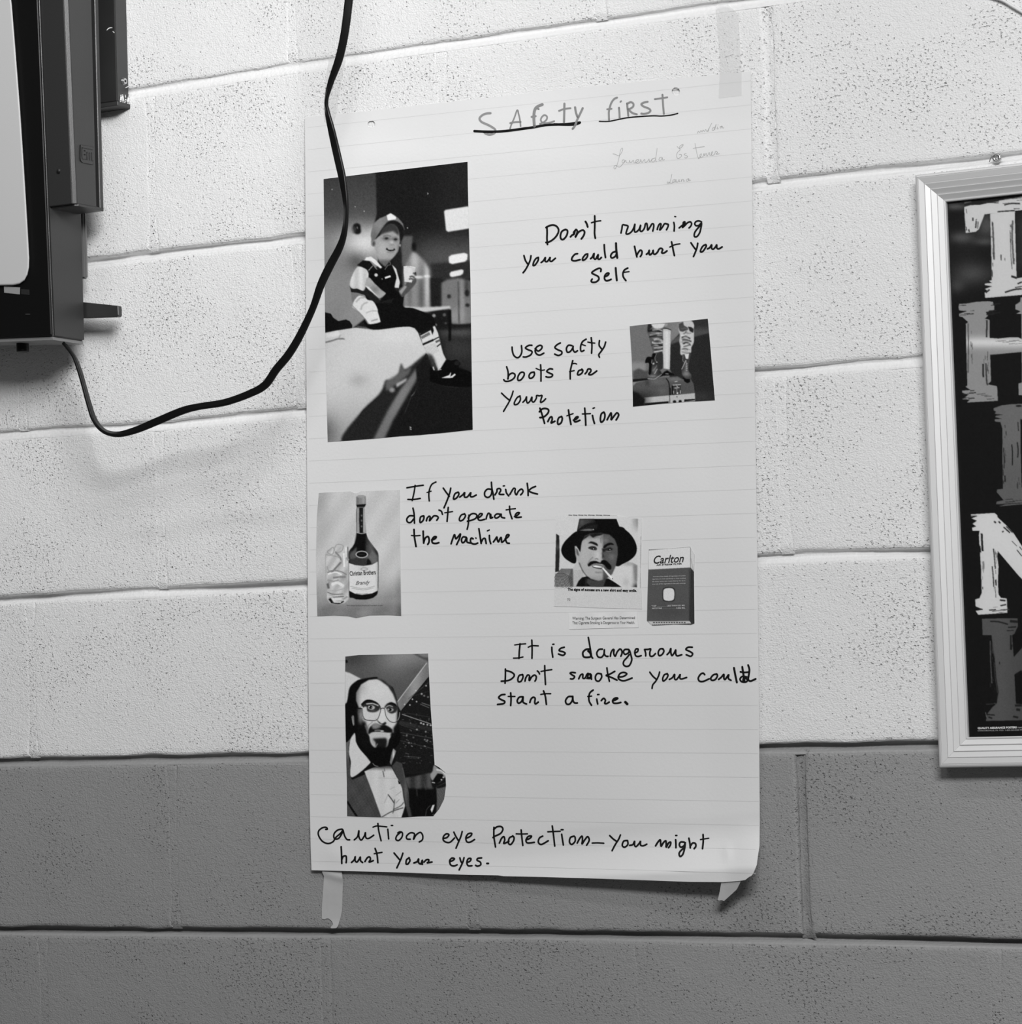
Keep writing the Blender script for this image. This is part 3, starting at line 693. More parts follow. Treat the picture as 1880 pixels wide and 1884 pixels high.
    ('your, before eyes', c9, 3.1, M_INK, ["910,408 945,450 970,480", "1005,410 985,470 940,568", "1075,460 1045,480 1040,525 1060,525 1082,490 1070,458", ("1125,515 1160,500 1175,470 1175,510 1200,525 1215,485 1215,530", 3.5), ("1235,505 1260,480 1285,480 1280,505 1265,515 1320,505", 3.3)]),
    ('eyes.', c10, 3.1, M_INK, ["160,500 190,490 212,470 185,462 160,490 170,535 205,548 240,535", "270,460 280,495 295,520", "315,458 300,510 262,590", "345,510 380,495 390,468 360,470 345,510 360,545 400,545", "505,460 465,465 455,485 490,505 495,535 460,550 440,540", ("562,520 578,520", 3.6)]),
]
for say, T, wd, m_, st in WORDS:
    V, F = ribbon(st, T, on(.00028), wd * (1.06 if m_ is M_INK else .95))
    nm = 'pencil_writing' if m_ is M_PENCIL else 'handwritten_words'
    o = mesh(nm, V, F, m_, chart)
    o['label'] = say if (m_ is not M_INK) else ('black handwritten words: ' + say if 'underline' not in say and say != 'dash' else say)


# ------------------------------------------------------------------ cuttings glued on the sheet
def gauss(U, W, x, y, sx, sy): return np.exp(-((U - x) / sx) ** 2 - ((W - y) / sy) ** 2)


# --- boy on a sofa
p = Pic(590, 292, 876, 818, 2, 26); p.crop(590, 280, 6.483)
p.poly([(650, 200), (1800, 80), (1830, 1500), (1000, 1500), (640, 1200)], lambda U, W: 26 + 46 * sst((W - 850) / 400) * sst((U - 900) / 400) + 8 * sst((U - 1100) / 500), 2)
p.poly([(0, 300), (655, 240), (668, 740), (600, 1000), (700, 1200), (560, 1960), (0, 2400)],
       lambda U, W: 58 + 22 * np.clip((W - 300) / 500, 0, 1) + 54 * sst((W - 700) / 420) + 62 * gauss(U, W, 470, 1020, 260, 170) + 34 * gauss(U, W, 540, 1140, 220, 120) - 45 * gauss(U, W, 430, 1290, 110, 110) + 8 * sst((W - 1300) / 300) + 30 * gauss(U, W, 640, 960, 80, 100), 1.2)
p.ell(430, 895, 48, 48, 22, 1.2); p.ell(438, 940, 44, 40, 22, 1.2); p.ell(395, 925, 30, 45, 70, 1.4, .6); p.ell(437, 900, 8, 14, 110, .6)
# corridor, far right
p.poly([(960, 1000), (1095, 1000), (1090, 1200), (1085, 1360), (960, 1360)], 92, 2.0)
p.poly([(860, 1200), (960, 1190), (985, 1900), (860, 1900)], 30, 1.5)
p.ell(1112, 1130, 22, 60, 16, 1.8)
p.poly([(1090, 1180), (1140, 1200), (1230, 1290), (1300, 1400), (1310, 1880), (1330, 1960), (985, 1960), (985, 1400)], lambda U, W: 138 + 42 * gauss(U, W, 1120, 1300, 60, 140) - 25 * gauss(U, W, 1060, 1700, 30, 400) + 55 * gauss(U, W, 1270, 1560, 35, 400) - 45 * gauss(U, W, 1200, 1700, 40, 260), 2.2)
p.ell(1165, 1490, 60, 16, 225, 1.6); p.ell(1265, 1480, 40, 16, 225, 1.4)
p.poly([(1310, 1330), (1800, 1290), (1800, 1500), (1340, 1520)], 44, 2.0)
p.poly([(1320, 1500), (1440, 1500), (1450, 1840), (1330, 1840)], 30, 2.0)
p.poly([(1440, 1560), (1500, 1520), (1640, 1500), (1820, 1540), (1820, 2100), (1540, 2040), (1440, 1840)], lambda U, W: 118 + 25 * gauss(U, W, 1690, 1700, 30, 400) - 50 * gauss(U, W, 1740, 1600, 40, 120) + 25 * gauss(U, W, 1600, 1960, 120, 100), 1.8)
p.ell(1530, 1720, 24, 26, 42, 1.3); p.ell(1745, 1680, 26, 40, 32, 1.3); p.ell(1750, 1825, 26, 22, 40, 1.2); p.line([(1640, 1540), (1650, 2050)], 14, 70, 1.2)
for q, v in (([(1470, 705), (1490, 688), (1760, 645), (1775, 660), (1785, 900), (1770, 910), (1520, 950), (1495, 935)], 224), ([(1525, 1250), (1560, 1225), (1710, 1200), (1750, 1215), (1748, 1280), (1720, 1305), (1570, 1335), (1530, 1320)], 236), ([(1535, 1450), (1555, 1425), (1680, 1398), (1704, 1410), (1695, 1450), (1665, 1470), (1570, 1490), (1542, 1480)], 228)):
    p.poly(q, v, .9)
p.ell(1640, 1100, 20, 26, 58, 2.0)
# white rail / bench
p.poly([(1000, 1840), (1200, 1850), (1540, 1835), (1550, 1870), (1300, 1905), (1000, 1900)], 198, 1.2)
# floor and dark right half
p.poly([(1000, 1890), (1250, 1910), (1540, 1870), (1560, 2060), (1830, 2040), (1840, 3400), (300, 3450), (600, 2700)], 24, 1.4)
p.poly([(1400, 2120), (1830, 2080), (1830, 2640), (1500, 2500)], lambda U, W: 40 + 34 * gauss(U, W, 1650, 2150, 260, 50) + 14 * gauss(U, W, 1650, 2350, 200, 120), 3)
for x, y, r, v in ((1350, 1950, 20, 150), (1475, 1940, 20, 90), (1370, 2060, 16, 120), (1490, 2040, 14, 70)): p.ell(x, y, r, r, v, 1.0)
p.line([(1540, 1880), (1540, 2250)], 34, 14, 1.0)
# bag at left
p.poly([(0, 1900), (120, 1925), (150, 1975), (210, 2015), (300, 1995), (345, 2015), (375, 2060), (375, 2120), (0, 2170)], 17, .5)
# sofa arm / mattress
p.poly([(0, 2165), (200, 2125), (420, 2092), (600, 2110), (690, 2115), (900, 2085), (1060, 2080), (1120, 2100), (1160, 2150), (1200, 2250), (1262, 2390), (1230, 2440), (1120, 2560), (1000, 2610), (760, 2850), (500, 3080), (260, 3440), (0, 3500)],
       lambda U, W: 208 - 38 * sst((W - 2700) / 800) - 26 * gauss(U, W, 450, 2720, 120, 80) + 8 * gauss(U, W, 900, 2200, 300, 100) - 60 * sst((W - 3050) / 350) * sst((520 - U) / 900) - 40 * gauss(U, W, 60, 3300, 120, 200), .6)
p.poly([(60, 2165), (200, 2130), (240, 2180), (170, 2200), (60, 2215)], 226, 1.0)
p.line([(50, 2270), (130, 2250), (215, 2225), (285, 2228)], 16, 105, .8); p.line([(215, 2225), (235, 2175)], 10, 150, 1.0)
p.line([(430, 2080), (560, 2100), (640, 2112)], 14, 120, 1.2)
p.poly([(250, 3445), (480, 3100), (700, 2880), (770, 2730), (800, 2720), (850, 2730), (930, 2640), (960, 2520), (990, 2590), (1060, 2560), (1230, 2420), (1260, 2420), (1100, 2700), (950, 3000), (800, 3250), (700, 3420)], 36, 1.8, sm=True)
p.poly([(930, 2640), (955, 2540), (1000, 2600), (1090, 2560), (1050, 2650), (960, 2720), (860, 2800), (780, 2850), (765, 2740)], 96, 2.0)
p.poly([(900, 2760), (1030, 2690), (1020, 2730), (900, 2810)], 185, 1.6); p.ell(850, 2835, 34, 30, 150, 1.6)
p.poly([(620, 3440), (800, 3080), (950, 2830), (1080, 2660), (1220, 2470), (1228, 2520), (1140, 2720), (1000, 2960), (860, 3200), (750, 3440)], lambda U, W: 118 + 10 * gauss(U, W, 950, 2950, 150, 300), 2.2)
p.line([(1190, 2700), (1130, 2850), (1080, 2910)], 8, 150, .7); p.line([(1080, 2910), (1000, 3120)], 5, 70, .7)
p.poly([(1130, 2560), (1250, 2420), (1330, 2420), (1350, 2700), (1250, 2760), (1100, 2950), (1150, 2740)], 24, 1.4)
# legs: black trousers
BL = [(680, 1880), (640, 1760), (560, 1700), (520, 1640), (480, 1560), (520, 1500)]
p.poly([(470, 1560), (560, 1440), (640, 1400), (900, 1400), (960, 1560), (990, 1720), (985, 1840), (1100, 1860), (1220, 1905), (1330, 1960), (1370, 2060), (1360, 2120), (1240, 2180), (1180, 2170), (1130, 2095), (1000, 2080), (700, 2115), (580, 2105), (520, 2050), (530, 1980), (640, 1960)], 14, .6, sm=True)
# socks and shoe
p.poly([(1180, 2160), (1300, 2100), (1360, 2070), (1400, 2160), (1430, 2290), (1460, 2400), (1495, 2470), (1430, 2580), (1400, 2600), (1340, 2480), (1260, 2400), (1215, 2290)], 214, .7)
p.poly([(1180, 2150), (1330, 2060), (1350, 2130), (1330, 2180), (1310, 2110), (1190, 2170)], 18, .5)
for a, b, wd, v in (((1185, 2178), (1310, 2112), 22, 24), ((1200, 2215), (1300, 2160), 34, 110), ((1215, 2295), (1345, 2238), 24, 22), ((1345, 2238), (1410, 2205), 14, 26), ((1370, 2265), (1425, 2240), 24, 90), ((1385, 2320), (1430, 2285), 14, 22), ((1210, 2255), (1340, 2195), 12, 222)): p.line([a, b], wd, v, .45)
for i in range(9): p.line([(1240 + i * 15, 2320 - i * 6), (1290 + i * 15, 2440 - i * 8)], 4, 168, .4)
p.poly([(1262, 2395), (1330, 2420), (1360, 2480), (1395, 2600), (1340, 2590), (1300, 2480)], 60, 2.0)
p.poly([(1310, 2560), (1345, 2600), (1400, 2612), (1440, 2570), (1500, 2480), (1560, 2485), (1620, 2475), (1665, 2520), (1650, 2570), (1780, 2620), (1815, 2700), (1810, 2790), (1640, 2800), (1480, 2790), (1380, 2770), (1310, 2740), (1300, 2650)], 10, .5, sm=True)
p.ell(1625, 2515, 34, 28, 30, .8); p.poly([(1530, 2660), (1555, 2620), (1545, 2680), (1600, 2640), (1610, 2655), (1570, 2690), (1510, 2695), (1440, 2692)], 226, .4)
p.line([(1340, 2560), (1352, 2600)], 14, 200, .5); p.line([(1395, 2598), (1440, 2590)], 8, 200, .4)
p.line([(1310, 2745), (1480, 2790), (1640, 2805)], 5, 48, .6)
for a, b in (((1060, 3278), (1080, 3285)), ((1062, 3300), (1082, 3306))): p.line([a, b], 9, 220, .4)
# shirt, vest, arms
p.poly([(345, 1600), (365, 1480), (430, 1380), (500, 1330), (620, 1380), (880, 1340), (930, 1440), (945, 1560), (930, 1640), (840, 1800), (640, 1800), (520, 1700), (360, 1650)], 30, .8)
p.poly([(348, 1600), (360, 1500), (420, 1385), (470, 1365), (545, 1400), (572, 1470), (545, 1560), (512, 1650), (420, 1640)], lambda U, W: 208 - 24 * np.sin(U / 16.0) * .5 - 20 * gauss(U, W, 400, 1640, 60, 40), .7, sm=True)
p.poly([(358, 1640), (430, 1625), (500, 1655), (520, 1700), (440, 1680), (360, 1670)], 28, .5)
p.poly([(360, 1672), (440, 1682), (500, 1715), (440, 1760), (400, 1800), (375, 1790)], 120, .9)
p.poly([(545, 1500), (620, 1490), (640, 1560), (720, 1640), (790, 1690), (700, 1750), (640, 1700), (590, 1620), (525, 1600)], lambda U, W: 165 - 40 * gauss(U, W, 640, 1640, 60, 50), .8)
p.poly([(528, 1590), (580, 1610), (640, 1680), (700, 1740), (650, 1700), (570, 1640)], 226, .7)
p.poly([(520, 1290), (540, 1255), (600, 1245), (660, 1290), (745, 1390), (735, 1402), (650, 1340), (600, 1300)], 224, .6)
p.poly([(430, 1350), (500, 1290), (590, 1300), (650, 1370), (690, 1410), (640, 1420), (560, 1400), (480, 1360)], 20, .6)
p.line([(590, 1300), (680, 1412)], 8, 150, .5); p.line([(570, 1412), (620, 1355)], 6, 190, .4)
p.poly([(850, 1340), (900, 1390), (915, 1450), (945, 1550), (930, 1620), (880, 1615), (890, 1540), (900, 1470), (880, 1420)], 212, .6)
p.poly([(590, 1400), (700, 1400), (770, 1340), (830, 1330), (880, 1420), (905, 1500), (870, 1620), (960, 1720), (700, 1790), (780, 1680), (640, 1560), (570, 1480)], 13, .6)
p.ell(660, 1465, 20, 20, 205, .5); p.ell(732, 1512, 8, 8, 120, .4); p.poly([(762, 1490), (830, 1468), (836, 1488), (770, 1510)], 226, .35); p.ell(705, 1752, 10, 10, 90, .4)
p.line([(765, 1400), (800, 1350), (830, 1340), (822, 1300)], 7, 120, .4)
# right arm, cup
p.poly([(930, 1640), (1010, 1580), (1030, 1545), (1080, 1540), (1130, 1500), (1135, 1560), (1060, 1650), (990, 1720), (960, 1720)], 78, .8, sm=True)
p.poly([(935, 1660), (1000, 1590), (1030, 1600), (960, 1700)], 150, .8)
p.poly([(988, 1362), (1130, 1378), (1120, 1450), (1085, 1555), (1000, 1545), (990, 1450)], lambda U, W: 214 - 20 * sst((U - 1060) / 70), .5)
p.line([(988, 1366), (1060, 1362), (1130, 1380)], 8, 238, .4)
for pts in ([(1060, 1490), (1090, 1480), (1120, 1500)], [(1050, 1515), (1085, 1510), (1115, 1530)], [(1100, 1440), (1125, 1455), (1140, 1470)]): p.line(pts, 20, 95, .5)
p.ell(1128, 1445, 12, 16, 50, .5)
# bandaged hand
p.poly([(380, 1830), (400, 1770), (450, 1715), (500, 1720), (560, 1760), (620, 1775), (660, 1830), (680, 1880), (680, 1900), (708, 2000), (700, 2030), (580, 2050), (540, 2000), (470, 1920), (380, 1850)], 220, .6, sm=True)
p.line([(420, 1790), (470, 1740), (520, 1735)], 16, 165, .9); p.line([(480, 1880), (500, 1820), (560, 1790)], 16, 170, .9); p.line([(540, 1920), (600, 1895), (670, 1895)], 12, 175, .7); p.line([(600, 2015), (680, 1990)], 14, 150, .6)
p.line([(375, 1830), (480, 1935), (570, 2050)], 10, 130, .7)
# head
p.poly([(600, 1060), (640, 1040), (700, 1000), (800, 880), (930, 880), (945, 1000), (940, 1110), (925, 1180), (880, 1240), (830, 1290), (770, 1370), (700, 1310), (660, 1200), (640, 1130), (605, 1110)],
       lambda U, W: 158 - 70 * sst((960 - W) / 90) + 18 * gauss(U, W, 740, 1150, 60, 90) - 62 * gauss(U, W, 780, 1030, 50, 28) - 66 * gauss(U, W, 890, 1040, 42, 28) - 50 * sst((U - 890) / 60) * sst((W - 1060) / 80) - 60 * sst((W - 1255) / 60) + 36 * gauss(U, W, 850, 1070, 22, 20) - 18 * gauss(U, W, 850, 1105, 26, 12), .8)
p.ell(628, 1085, 26, 42, 125, .8); p.ell(632, 1090, 12, 26, 72, .8)
p.ell(785, 1028, 22, 12, 40, .7); p.ell(892, 1040, 20, 12, 40, .7); p.line([(740, 1005), (790, 990), (840, 1005)], 9, 95, .8)
p.line([(780, 1150), (820, 1170), (860, 1168), (885, 1155)], 22, 34, .6); p.line([(800, 1155), (865, 1158)], 7, 190, .35); p.line([(790, 1190), (840, 1200), (875, 1185)], 8, 120, .8)
p.ell(945, 1112, 12, 16, 150, .7)
# cap
p.poly([(605, 1070), (600, 960), (630, 850), (700, 790), (785, 755), (830, 730), (880, 750), (930, 790), (980, 850), (998, 920), (980, 1010), (948, 1070), (935, 960), (900, 880), (820, 860), (760, 880), (690, 980), (650, 1040)],
       lambda U, W: 118 + 14 * gauss(U, W, 700, 860, 60, 80) - 14 * gauss(U, W, 640, 1000, 40, 60), .7)
p.poly([(650, 1040), (740, 900), (800, 830), (880, 815), (950, 850), (995, 920), (985, 1010), (950, 1065), (935, 960), (895, 880), (820, 862), (750, 920), (690, 1000)], 24, .8, sm=True)
p.poly([(785, 755), (835, 728), (900, 775), (895, 800), (800, 815)], 232, .6)
p.poly([(740, 900), (800, 860), (880, 860), (930, 920), (940, 1000), (860, 940), (780, 960), (700, 990)], 55, 1.6)
for x, y in ((135, 445), (518, 705), (410, 650), (1278, 492), (1035, 903)): p.ell(x, y, 6, 7, 190, .35)
p.line([(1270, 482), (1282, 496), (1272, 505)], 4, 190, .3)
p.noise(3.6, .5, 3)
BO = [(595.3, 329.4), (700, 316.5), (860, 297.6), (860.6, 340), (862, 400), (863, 440), (865.5, 520), (866.5, 600), (868, 700), (869.6, 790.5), (820, 796), (771, 800.5), (740, 802.3), (700, 806), (650, 810), (602.8, 813), (600, 700), (598, 600), (596.5, 450)]
sheet('photo_cutting', BO, 1.0, on(.0005), .0004, M_PRINT, chart, p, 220)['label'] = 'large photo cutting of a boy in a cap holding a cup'

# --- boots on a trunk
p = Pic(1155, 583, 1320, 752, 3, 120); p.crop(1140, 570, 9.4)
p.poly([(150, 100), (1100, 100), (1100, 700), (900, 800), (850, 1300), (150, 1300)], lambda U, W: 112 + 16 * sst((U - 700) / 300) + 30 * sst((W - 850) / 120) * sst((500 - U) / 100) - 8 * sst((300 - W) / 200), 1)
p.poly([(1040, 400), (1300, 150), (1700, 100), (1700, 1700), (1000, 1700), (860, 1400), (870, 600), (950, 500)], lambda U, W: 40 + 14 * gauss(U, W, 1400, 1500, 200, 100), 1.0)
p.poly([(1240, 130), (1640, 100), (1700, 360), (1280, 470)], lambda U, W: 48 + 30 * sst((W - 240) / 160), 1.0)
p.poly([(880, 600), (1040, 540), (1040, 480), (1080, 400), (900, 540)], 84, 1.2); p.poly([(870, 620), (1060, 560), (1090, 1240), (870, 1200)], 40, .8)
p.poly([(230, 1060), (330, 1010), (440, 1060), (500, 1040), (480, 1200), (230, 1210)], 78, 1.5)
p.poly([(225, 1200), (500, 1180), (500, 1215), (225, 1250)], 20, .8)
p.poly([(220, 1340), (280, 1260), (480, 1215), (760, 1170), (1000, 1150), (1090, 1200), (1230, 1200), (1280, 1290), (1300, 1450), (860, 1480), (420, 1520), (430, 1660), (215, 1690)], lambda U, W: 84 + 30 * gauss(U, W, 960, 1200, 120, 40) + 18 * gauss(U, W, 660, 1240, 160, 60) - 48 * sst((W - 1330) / 200) * sst((760 - U) / 500) - 22 * gauss(U, W, 480, 1260, 40, 60) + 14 * gauss(U, W, 740, 1400, 80, 60), .7)
p.line([(800, 1185), (845, 1250), (860, 1350), (865, 1480)], 16, 20, .5); p.line([(870, 1350), (875, 1480)], 30, 30, .6)
p.poly([(430, 1520), (860, 1480), (1300, 1440), (1305, 1580), (880, 1620), (430, 1660)], lambda U, W: 188 - 80 * sst((600 - U) / 200), .6)
p.poly([(430, 1615), (845, 1580), (845, 1625), (430, 1660)], 26, .5); p.line([(862, 1480), (866, 1620)], 12, 60, .4)
p.ell(948, 1590, 30, 26, 24, .5); p.ell(1045, 1585, 28, 26, 24, .5); p.poly([(1115, 1550), (1300, 1540), (1300, 1565), (1115, 1590)], 30, .4); p.ell(990, 1505, 10, 10, 60, .4)
p.poly([(400, 1540), (440, 1520), (420, 1660), (215, 1690), (215, 1400), (330, 1450)], 22, 1.5)
# latch
p.poly([(910, 1300), (1060, 1290), (1065, 1460), (920, 1470)], 60, .5); p.poly([(950, 1240), (1005, 1232), (1010, 1290), (955, 1300)], 90, .5); p.line([(950, 1245), (1000, 1235)], 12, 200, .4)
for a, b in (((915, 1303), (1060, 1293)), ((945, 1355), (1030, 1345)), ((930, 1400), (930, 1450)), ((1050, 1390), (1050, 1450)), ((985, 1310), (1000, 1335))): p.line([a, b], 14, 190, .45)
p.ell(997, 1440, 16, 16, 220, .4); p.poly([(900, 1310), (918, 1310), (925, 1465), (900, 1465)], 20, .4); p.line([(985, 1360), (990, 1440)], 14, 120, .4)
# post
p.poly([(745, 320), (880, 350), (875, 700), (865, 1030), (760, 1020), (740, 700)], lambda U, W: 200 + 16 * gauss(U, W, 815, 600, 25, 900) - 14 * sst((770 - U) / 30), .6)
p.line([(745, 328), (820, 325), (890, 352)], 14, 50, .45); p.line([(745, 345), (870, 370)], 8, 170, .5)
# left trouser leg
p.poly([(490, 240), (830, 225), (810, 300), (745, 330), (745, 720), (640, 760), (580, 750), (540, 600), (500, 450), (470, 370)], 88, .6)
p.poly([(545, 250), (780, 235), (770, 280), (720, 320), (620, 325), (570, 290)], 212, .8, sm=True)
p.poly([(780, 235), (835, 230), (820, 290), (770, 300)], 150, .8)
p.poly([(490, 250), (545, 250), (560, 300), (480, 380), (480, 330)], 40, .7)
for pts, wd, v in (([(490, 370), (600, 350), (740, 380)], 40, 30), ([(560, 350), (680, 345), (745, 370)], 16, 190), ([(520, 440), (640, 410), (740, 400)], 26, 150), ([(510, 470), (620, 450), (740, 450)], 26, 40), ([(590, 520), (660, 500), (740, 540)], 34, 175), ([(560, 560), (640, 580), (745, 560)], 30, 220), ([(550, 620), (640, 600), (745, 620)], 30, 38), ([(590, 660), (680, 650), (745, 640)], 18, 205), ([(600, 690), (690, 690), (745, 670)], 20, 60), ([(590, 730), (650, 720), (745, 700)], 18, 215), ([(660, 470), (720, 480), (745, 520)], 20, 70)): p.line(pts, wd, v, .7)
rq = random.Random(3)
for _ in range(26):
    y = rq.uniform(300, 740); x = 500 + (y - 240) * .16 + rq.uniform(0, 120); p.line([(x, y), (x + rq.uniform(20, 50), y - rq.uniform(-14, 10)), (x + rq.uniform(60, 110), y + rq.uniform(-16, 16))], rq.uniform(6, 14), rq.choice((40, 60, 130, 190, 215)), .8, .75)
# right trouser leg
p.poly([(1020, 240), (1100, 200), (1240, 195), (1285, 260), (1280, 330), (1285, 420), (1280, 560), (1240, 650), (1220, 750), (1060, 780), (1050, 640), (1030, 540), (1040, 440), (1015, 330)], 196, .7, sm=True)
p.poly([(1020, 240), (1095, 205), (1110, 270), (1180, 310), (1170, 350), (1090, 380), (1040, 370), (1015, 300)], 70, .8)
p.poly([(1180, 290), (1240, 300), (1280, 330), (1270, 400), (1210, 370)], 40, .7)
for pts, wd, v in (([(1060, 330), (1130, 320), (1180, 340)], 26, 90), ([(1070, 480), (1140, 460), (1220, 500)], 24, 60), ([(1080, 520), (1160, 520), (1240, 550)], 26, 80), ([(1090, 590), (1150, 570), (1220, 600)], 28, 50), ([(1080, 560), (1100, 560)], 20, 160), ([(1100, 640), (1170, 620), (1230, 610)], 18, 70), ([(1080, 680), (1130, 670), (1180, 690)], 16, 80), ([(1070, 730), (1150, 745), (1220, 740)], 12, 110), ([(1100, 420), (1140, 390), (1150, 360)], 22, 120), ([(1060, 450), (1120, 440)], 14, 225)): p.line(pts, wd, v, .7)
for _ in range(26):
    y = rq.uniform(380, 740); x = 1045 + rq.uniform(0, 110); p.line([(x, y), (x + rq.uniform(20, 50), y - rq.uniform(-14, 14)), (x + rq.uniform(50, 90), y + rq.uniform(-16, 16))], rq.uniform(5, 12), rq.choice((80, 100, 150, 220, 230)), .8, .7)
# left boot
p.poly([(560, 770), (640, 755), (740, 740), (745, 990), (720, 1080), (740, 1120), (660, 1180), (520, 1205), (470, 1180), (480, 1150), (530, 1120), (540, 960), (550, 850)], lambda U, W: 48 + 55 * gauss(U, W, 600, 1050, 50, 70) + 70 * gauss(U, W, 560, 1150, 90, 30), .7, sm=True)
p.poly([(445, 870), (480, 815), (560, 810), (570, 760), (620, 770), (560, 920), (540, 1100), (500, 1110), (505, 930), (445, 920)], 12, .6, sm=True)
p.line([(560, 860), (555, 920), (585, 945)], 10, 170, .5); p.line([(640, 760), (610, 830), (630, 900)], 9, 120, .5); p.line([(570, 1060), (620, 1000), (640, 960)], 12, 130, .6); p.line([(650, 1020), (600, 1110)], 10, 190, .5)
p.line([(480, 1190), (600, 1195), (660, 1160), (730, 1115)], 14, 170, .6); p.ell(588, 930, 12, 16, 200, .4); p.ell(642, 905, 12, 10, 180, .4)
p.poly([(690, 1040), (760, 1015), (870, 1040), (900, 1090), (860, 1120), (760, 1110)], 112, .8); p.poly([(770, 1070), (820, 1045), (960, 1130), (760, 1140), (690, 1160)], 14, .7); p.line([(790, 1105), (845, 1110)], 14, 160, .6)
# right boot
p.poly([(1085, 780), (1110, 770), (1225, 750), (1215, 850), (1190, 960), (1195, 1060), (1235, 1120), (1240, 1180), (1210, 1200), (1140, 1190), (1090, 1140), (1070, 1060), (1100, 900)], lambda U, W: 62 + 60 * gauss(U, W, 1150, 1110, 70, 50) + 30 * gauss(U, W, 1150, 1000, 40, 80), .7, sm=True)
p.poly([(1120, 765), (1200, 755), (1185, 850), (1145, 850)], 216, .6)
for k in range(5): p.line([(1140, 920 + k * 30), (1172, 928 + k * 30)], 8, 190, .35)
p.line([(1145, 870), (1110, 950), (1070, 1030)], 9, 210, .4); p.line([(1150, 870), (1150, 1060)], 7, 170, .4); p.line([(1095, 790), (1090, 880), (1120, 900)], 8, 150, .5)
p.poly([(1090, 1160), (1140, 1195), (1215, 1200), (1215, 1250), (1170, 1270), (1120, 1240)], 12, .6)
p.noise(4.0, .35, 5)
sheet('photo_cutting', [(1158.3, 600.2), (1195, 596), (1250, 592), (1302, 586.3), (1306, 630), (1311, 690), (1315, 736.5), (1270, 739), (1220, 742.5), (1164.2, 748.2), (1163.6, 710), (1162, 660)], .7, on(.0005), .0004, M_PRINT, chart, p, 217)['label'] = 'small photo cutting of laced boots on a trunk'

# --- bottle and glass
p = Pic(578, 895, 742, 1140, 3, 190); p.crop(570, 890, 7.52)
p.poly([(60, 60), (1290, 60), (1290, 1880), (60, 1880)], lambda U, W: 190 - 26 * gauss(U, W, 120, 300, 160, 500) - 42 * sst((W - 1200) / 420) - 26 * sst((W - 1600) / 150) + 8 * gauss(U, W, 900, 900, 200, 300) - 22 * sst((U - 1150) / 100) * sst((W - 1000) / 500) + 14 * gauss(U, W, 740, 1780, 90, 60) + 5 * np.sin(U / 60 + W / 90), 1)
p.poly([(540, 1560), (900, 1560), (1250, 1540), (1250, 1600), (600, 1640), (90, 1650), (90, 1610)], 138, 4.0, .55)
# bottle
BT = [(650, 320), (745, 315), (755, 500), (780, 680), (800, 760), (860, 850), (930, 940), (945, 1010), (948, 1250), (938, 1500), (900, 1560), (820, 1595), (700, 1600), (600, 1580), (540, 1540), (535, 1200), (535, 960), (600, 860), (635, 780), (645, 680)]
p.poly(BT, lambda U, W: 30 + 50 * gauss(U, W, 840, 900, 70, 160) + 42 * sst((W - 960) / 60) * sst((U - 560) / 60) + 22 * gauss(U, W, 600, 960, 50, 90), .5, sm=True)
p.poly([(650, 680), (690, 690), (770, 690), (770, 930), (600, 940), (560, 930), (620, 830)], 14, 1.2)
p.poly([(640, 880), (650, 870), (640, 980), (560, 1060), (550, 980)], 84, 1.4)
p.poly([(560, 1060), (640, 1020), (800, 1040), (850, 1110), (740, 1135), (600, 1120), (545, 1090)], 52, 1.2); p.poly([(800, 1030), (840, 1070), (855, 1115), (780, 1128)], 22, .8)
p.poly([(860, 900), (920, 980), (935, 1080), (860, 1100), (830, 1000)], 104, 1.6)
p.poly([(650, 330), (685, 330), (680, 500), (690, 680), (648, 678)], 152, .8); p.poly([(735, 330), (752, 330), (780, 678), (735, 678)], 158, .6); p.poly([(685, 330), (735, 330), (735, 678), (690, 678)], 26, .5)
for y in (440, 510, 590): p.ell(716, y, 12, 14, 90, .5)
p.line([(648, 672), (715, 690), (785, 674)], 10, 190, .5); p.line([(650, 325), (745, 322)], 10, 150, .5)
p.poly([(640, 180), (680, 160), (740, 158), (775, 175), (778, 270), (770, 290), (640, 292)], lambda U, W: 128 - 22 * gauss(U, W, 660, 230, 16, 80) + 22 * gauss(U, W, 740, 230, 20, 80), .5); p.ell(708, 176, 60, 16, 150, .5)
p.poly([(640, 290), (778, 280), (760, 320), (650, 322)], 20, .5)
p.ell(718, 978, 86, 50, 188, .5); p.ell(718, 978, 72, 38, 16, .5); p.line([(680, 978), (756, 978)], 10, 45, .6)
p.poly([(538, 1095), (620, 1125), (740, 1138), (860, 1120), (940, 1075), (945, 1250), (938, 1480), (860, 1520), (720, 1538), (620, 1520), (545, 1480)], lambda U, W: 214 - 30 * gauss(U, W, 945, 1250, 30, 400) - 18 * gauss(U, W, 745, 1170, 110, 40), .5)
p.line([(700, 1180), (745, 1160), (800, 1180), (745, 1200), (700, 1185)], 8, 140, .5)
p.line([(560, 1420), (740, 1450), (900, 1415)], 5, 130, .4); p.line([(580, 1445), (740, 1468), (880, 1440)], 5, 130, .4); p.line([(640, 1515), (720, 1525), (800, 1515)], 5, 120, .4)
p.poly([(545, 1490), (620, 1525), (720, 1540), (860, 1520), (940, 1480), (935, 1520), (880, 1575), (780, 1602), (640, 1600), (560, 1560)], 15, .6)
p.line([(780, 700), (808, 770), (880, 870), (940, 960), (947, 1100), (942, 1450)], 5, 20, .4)
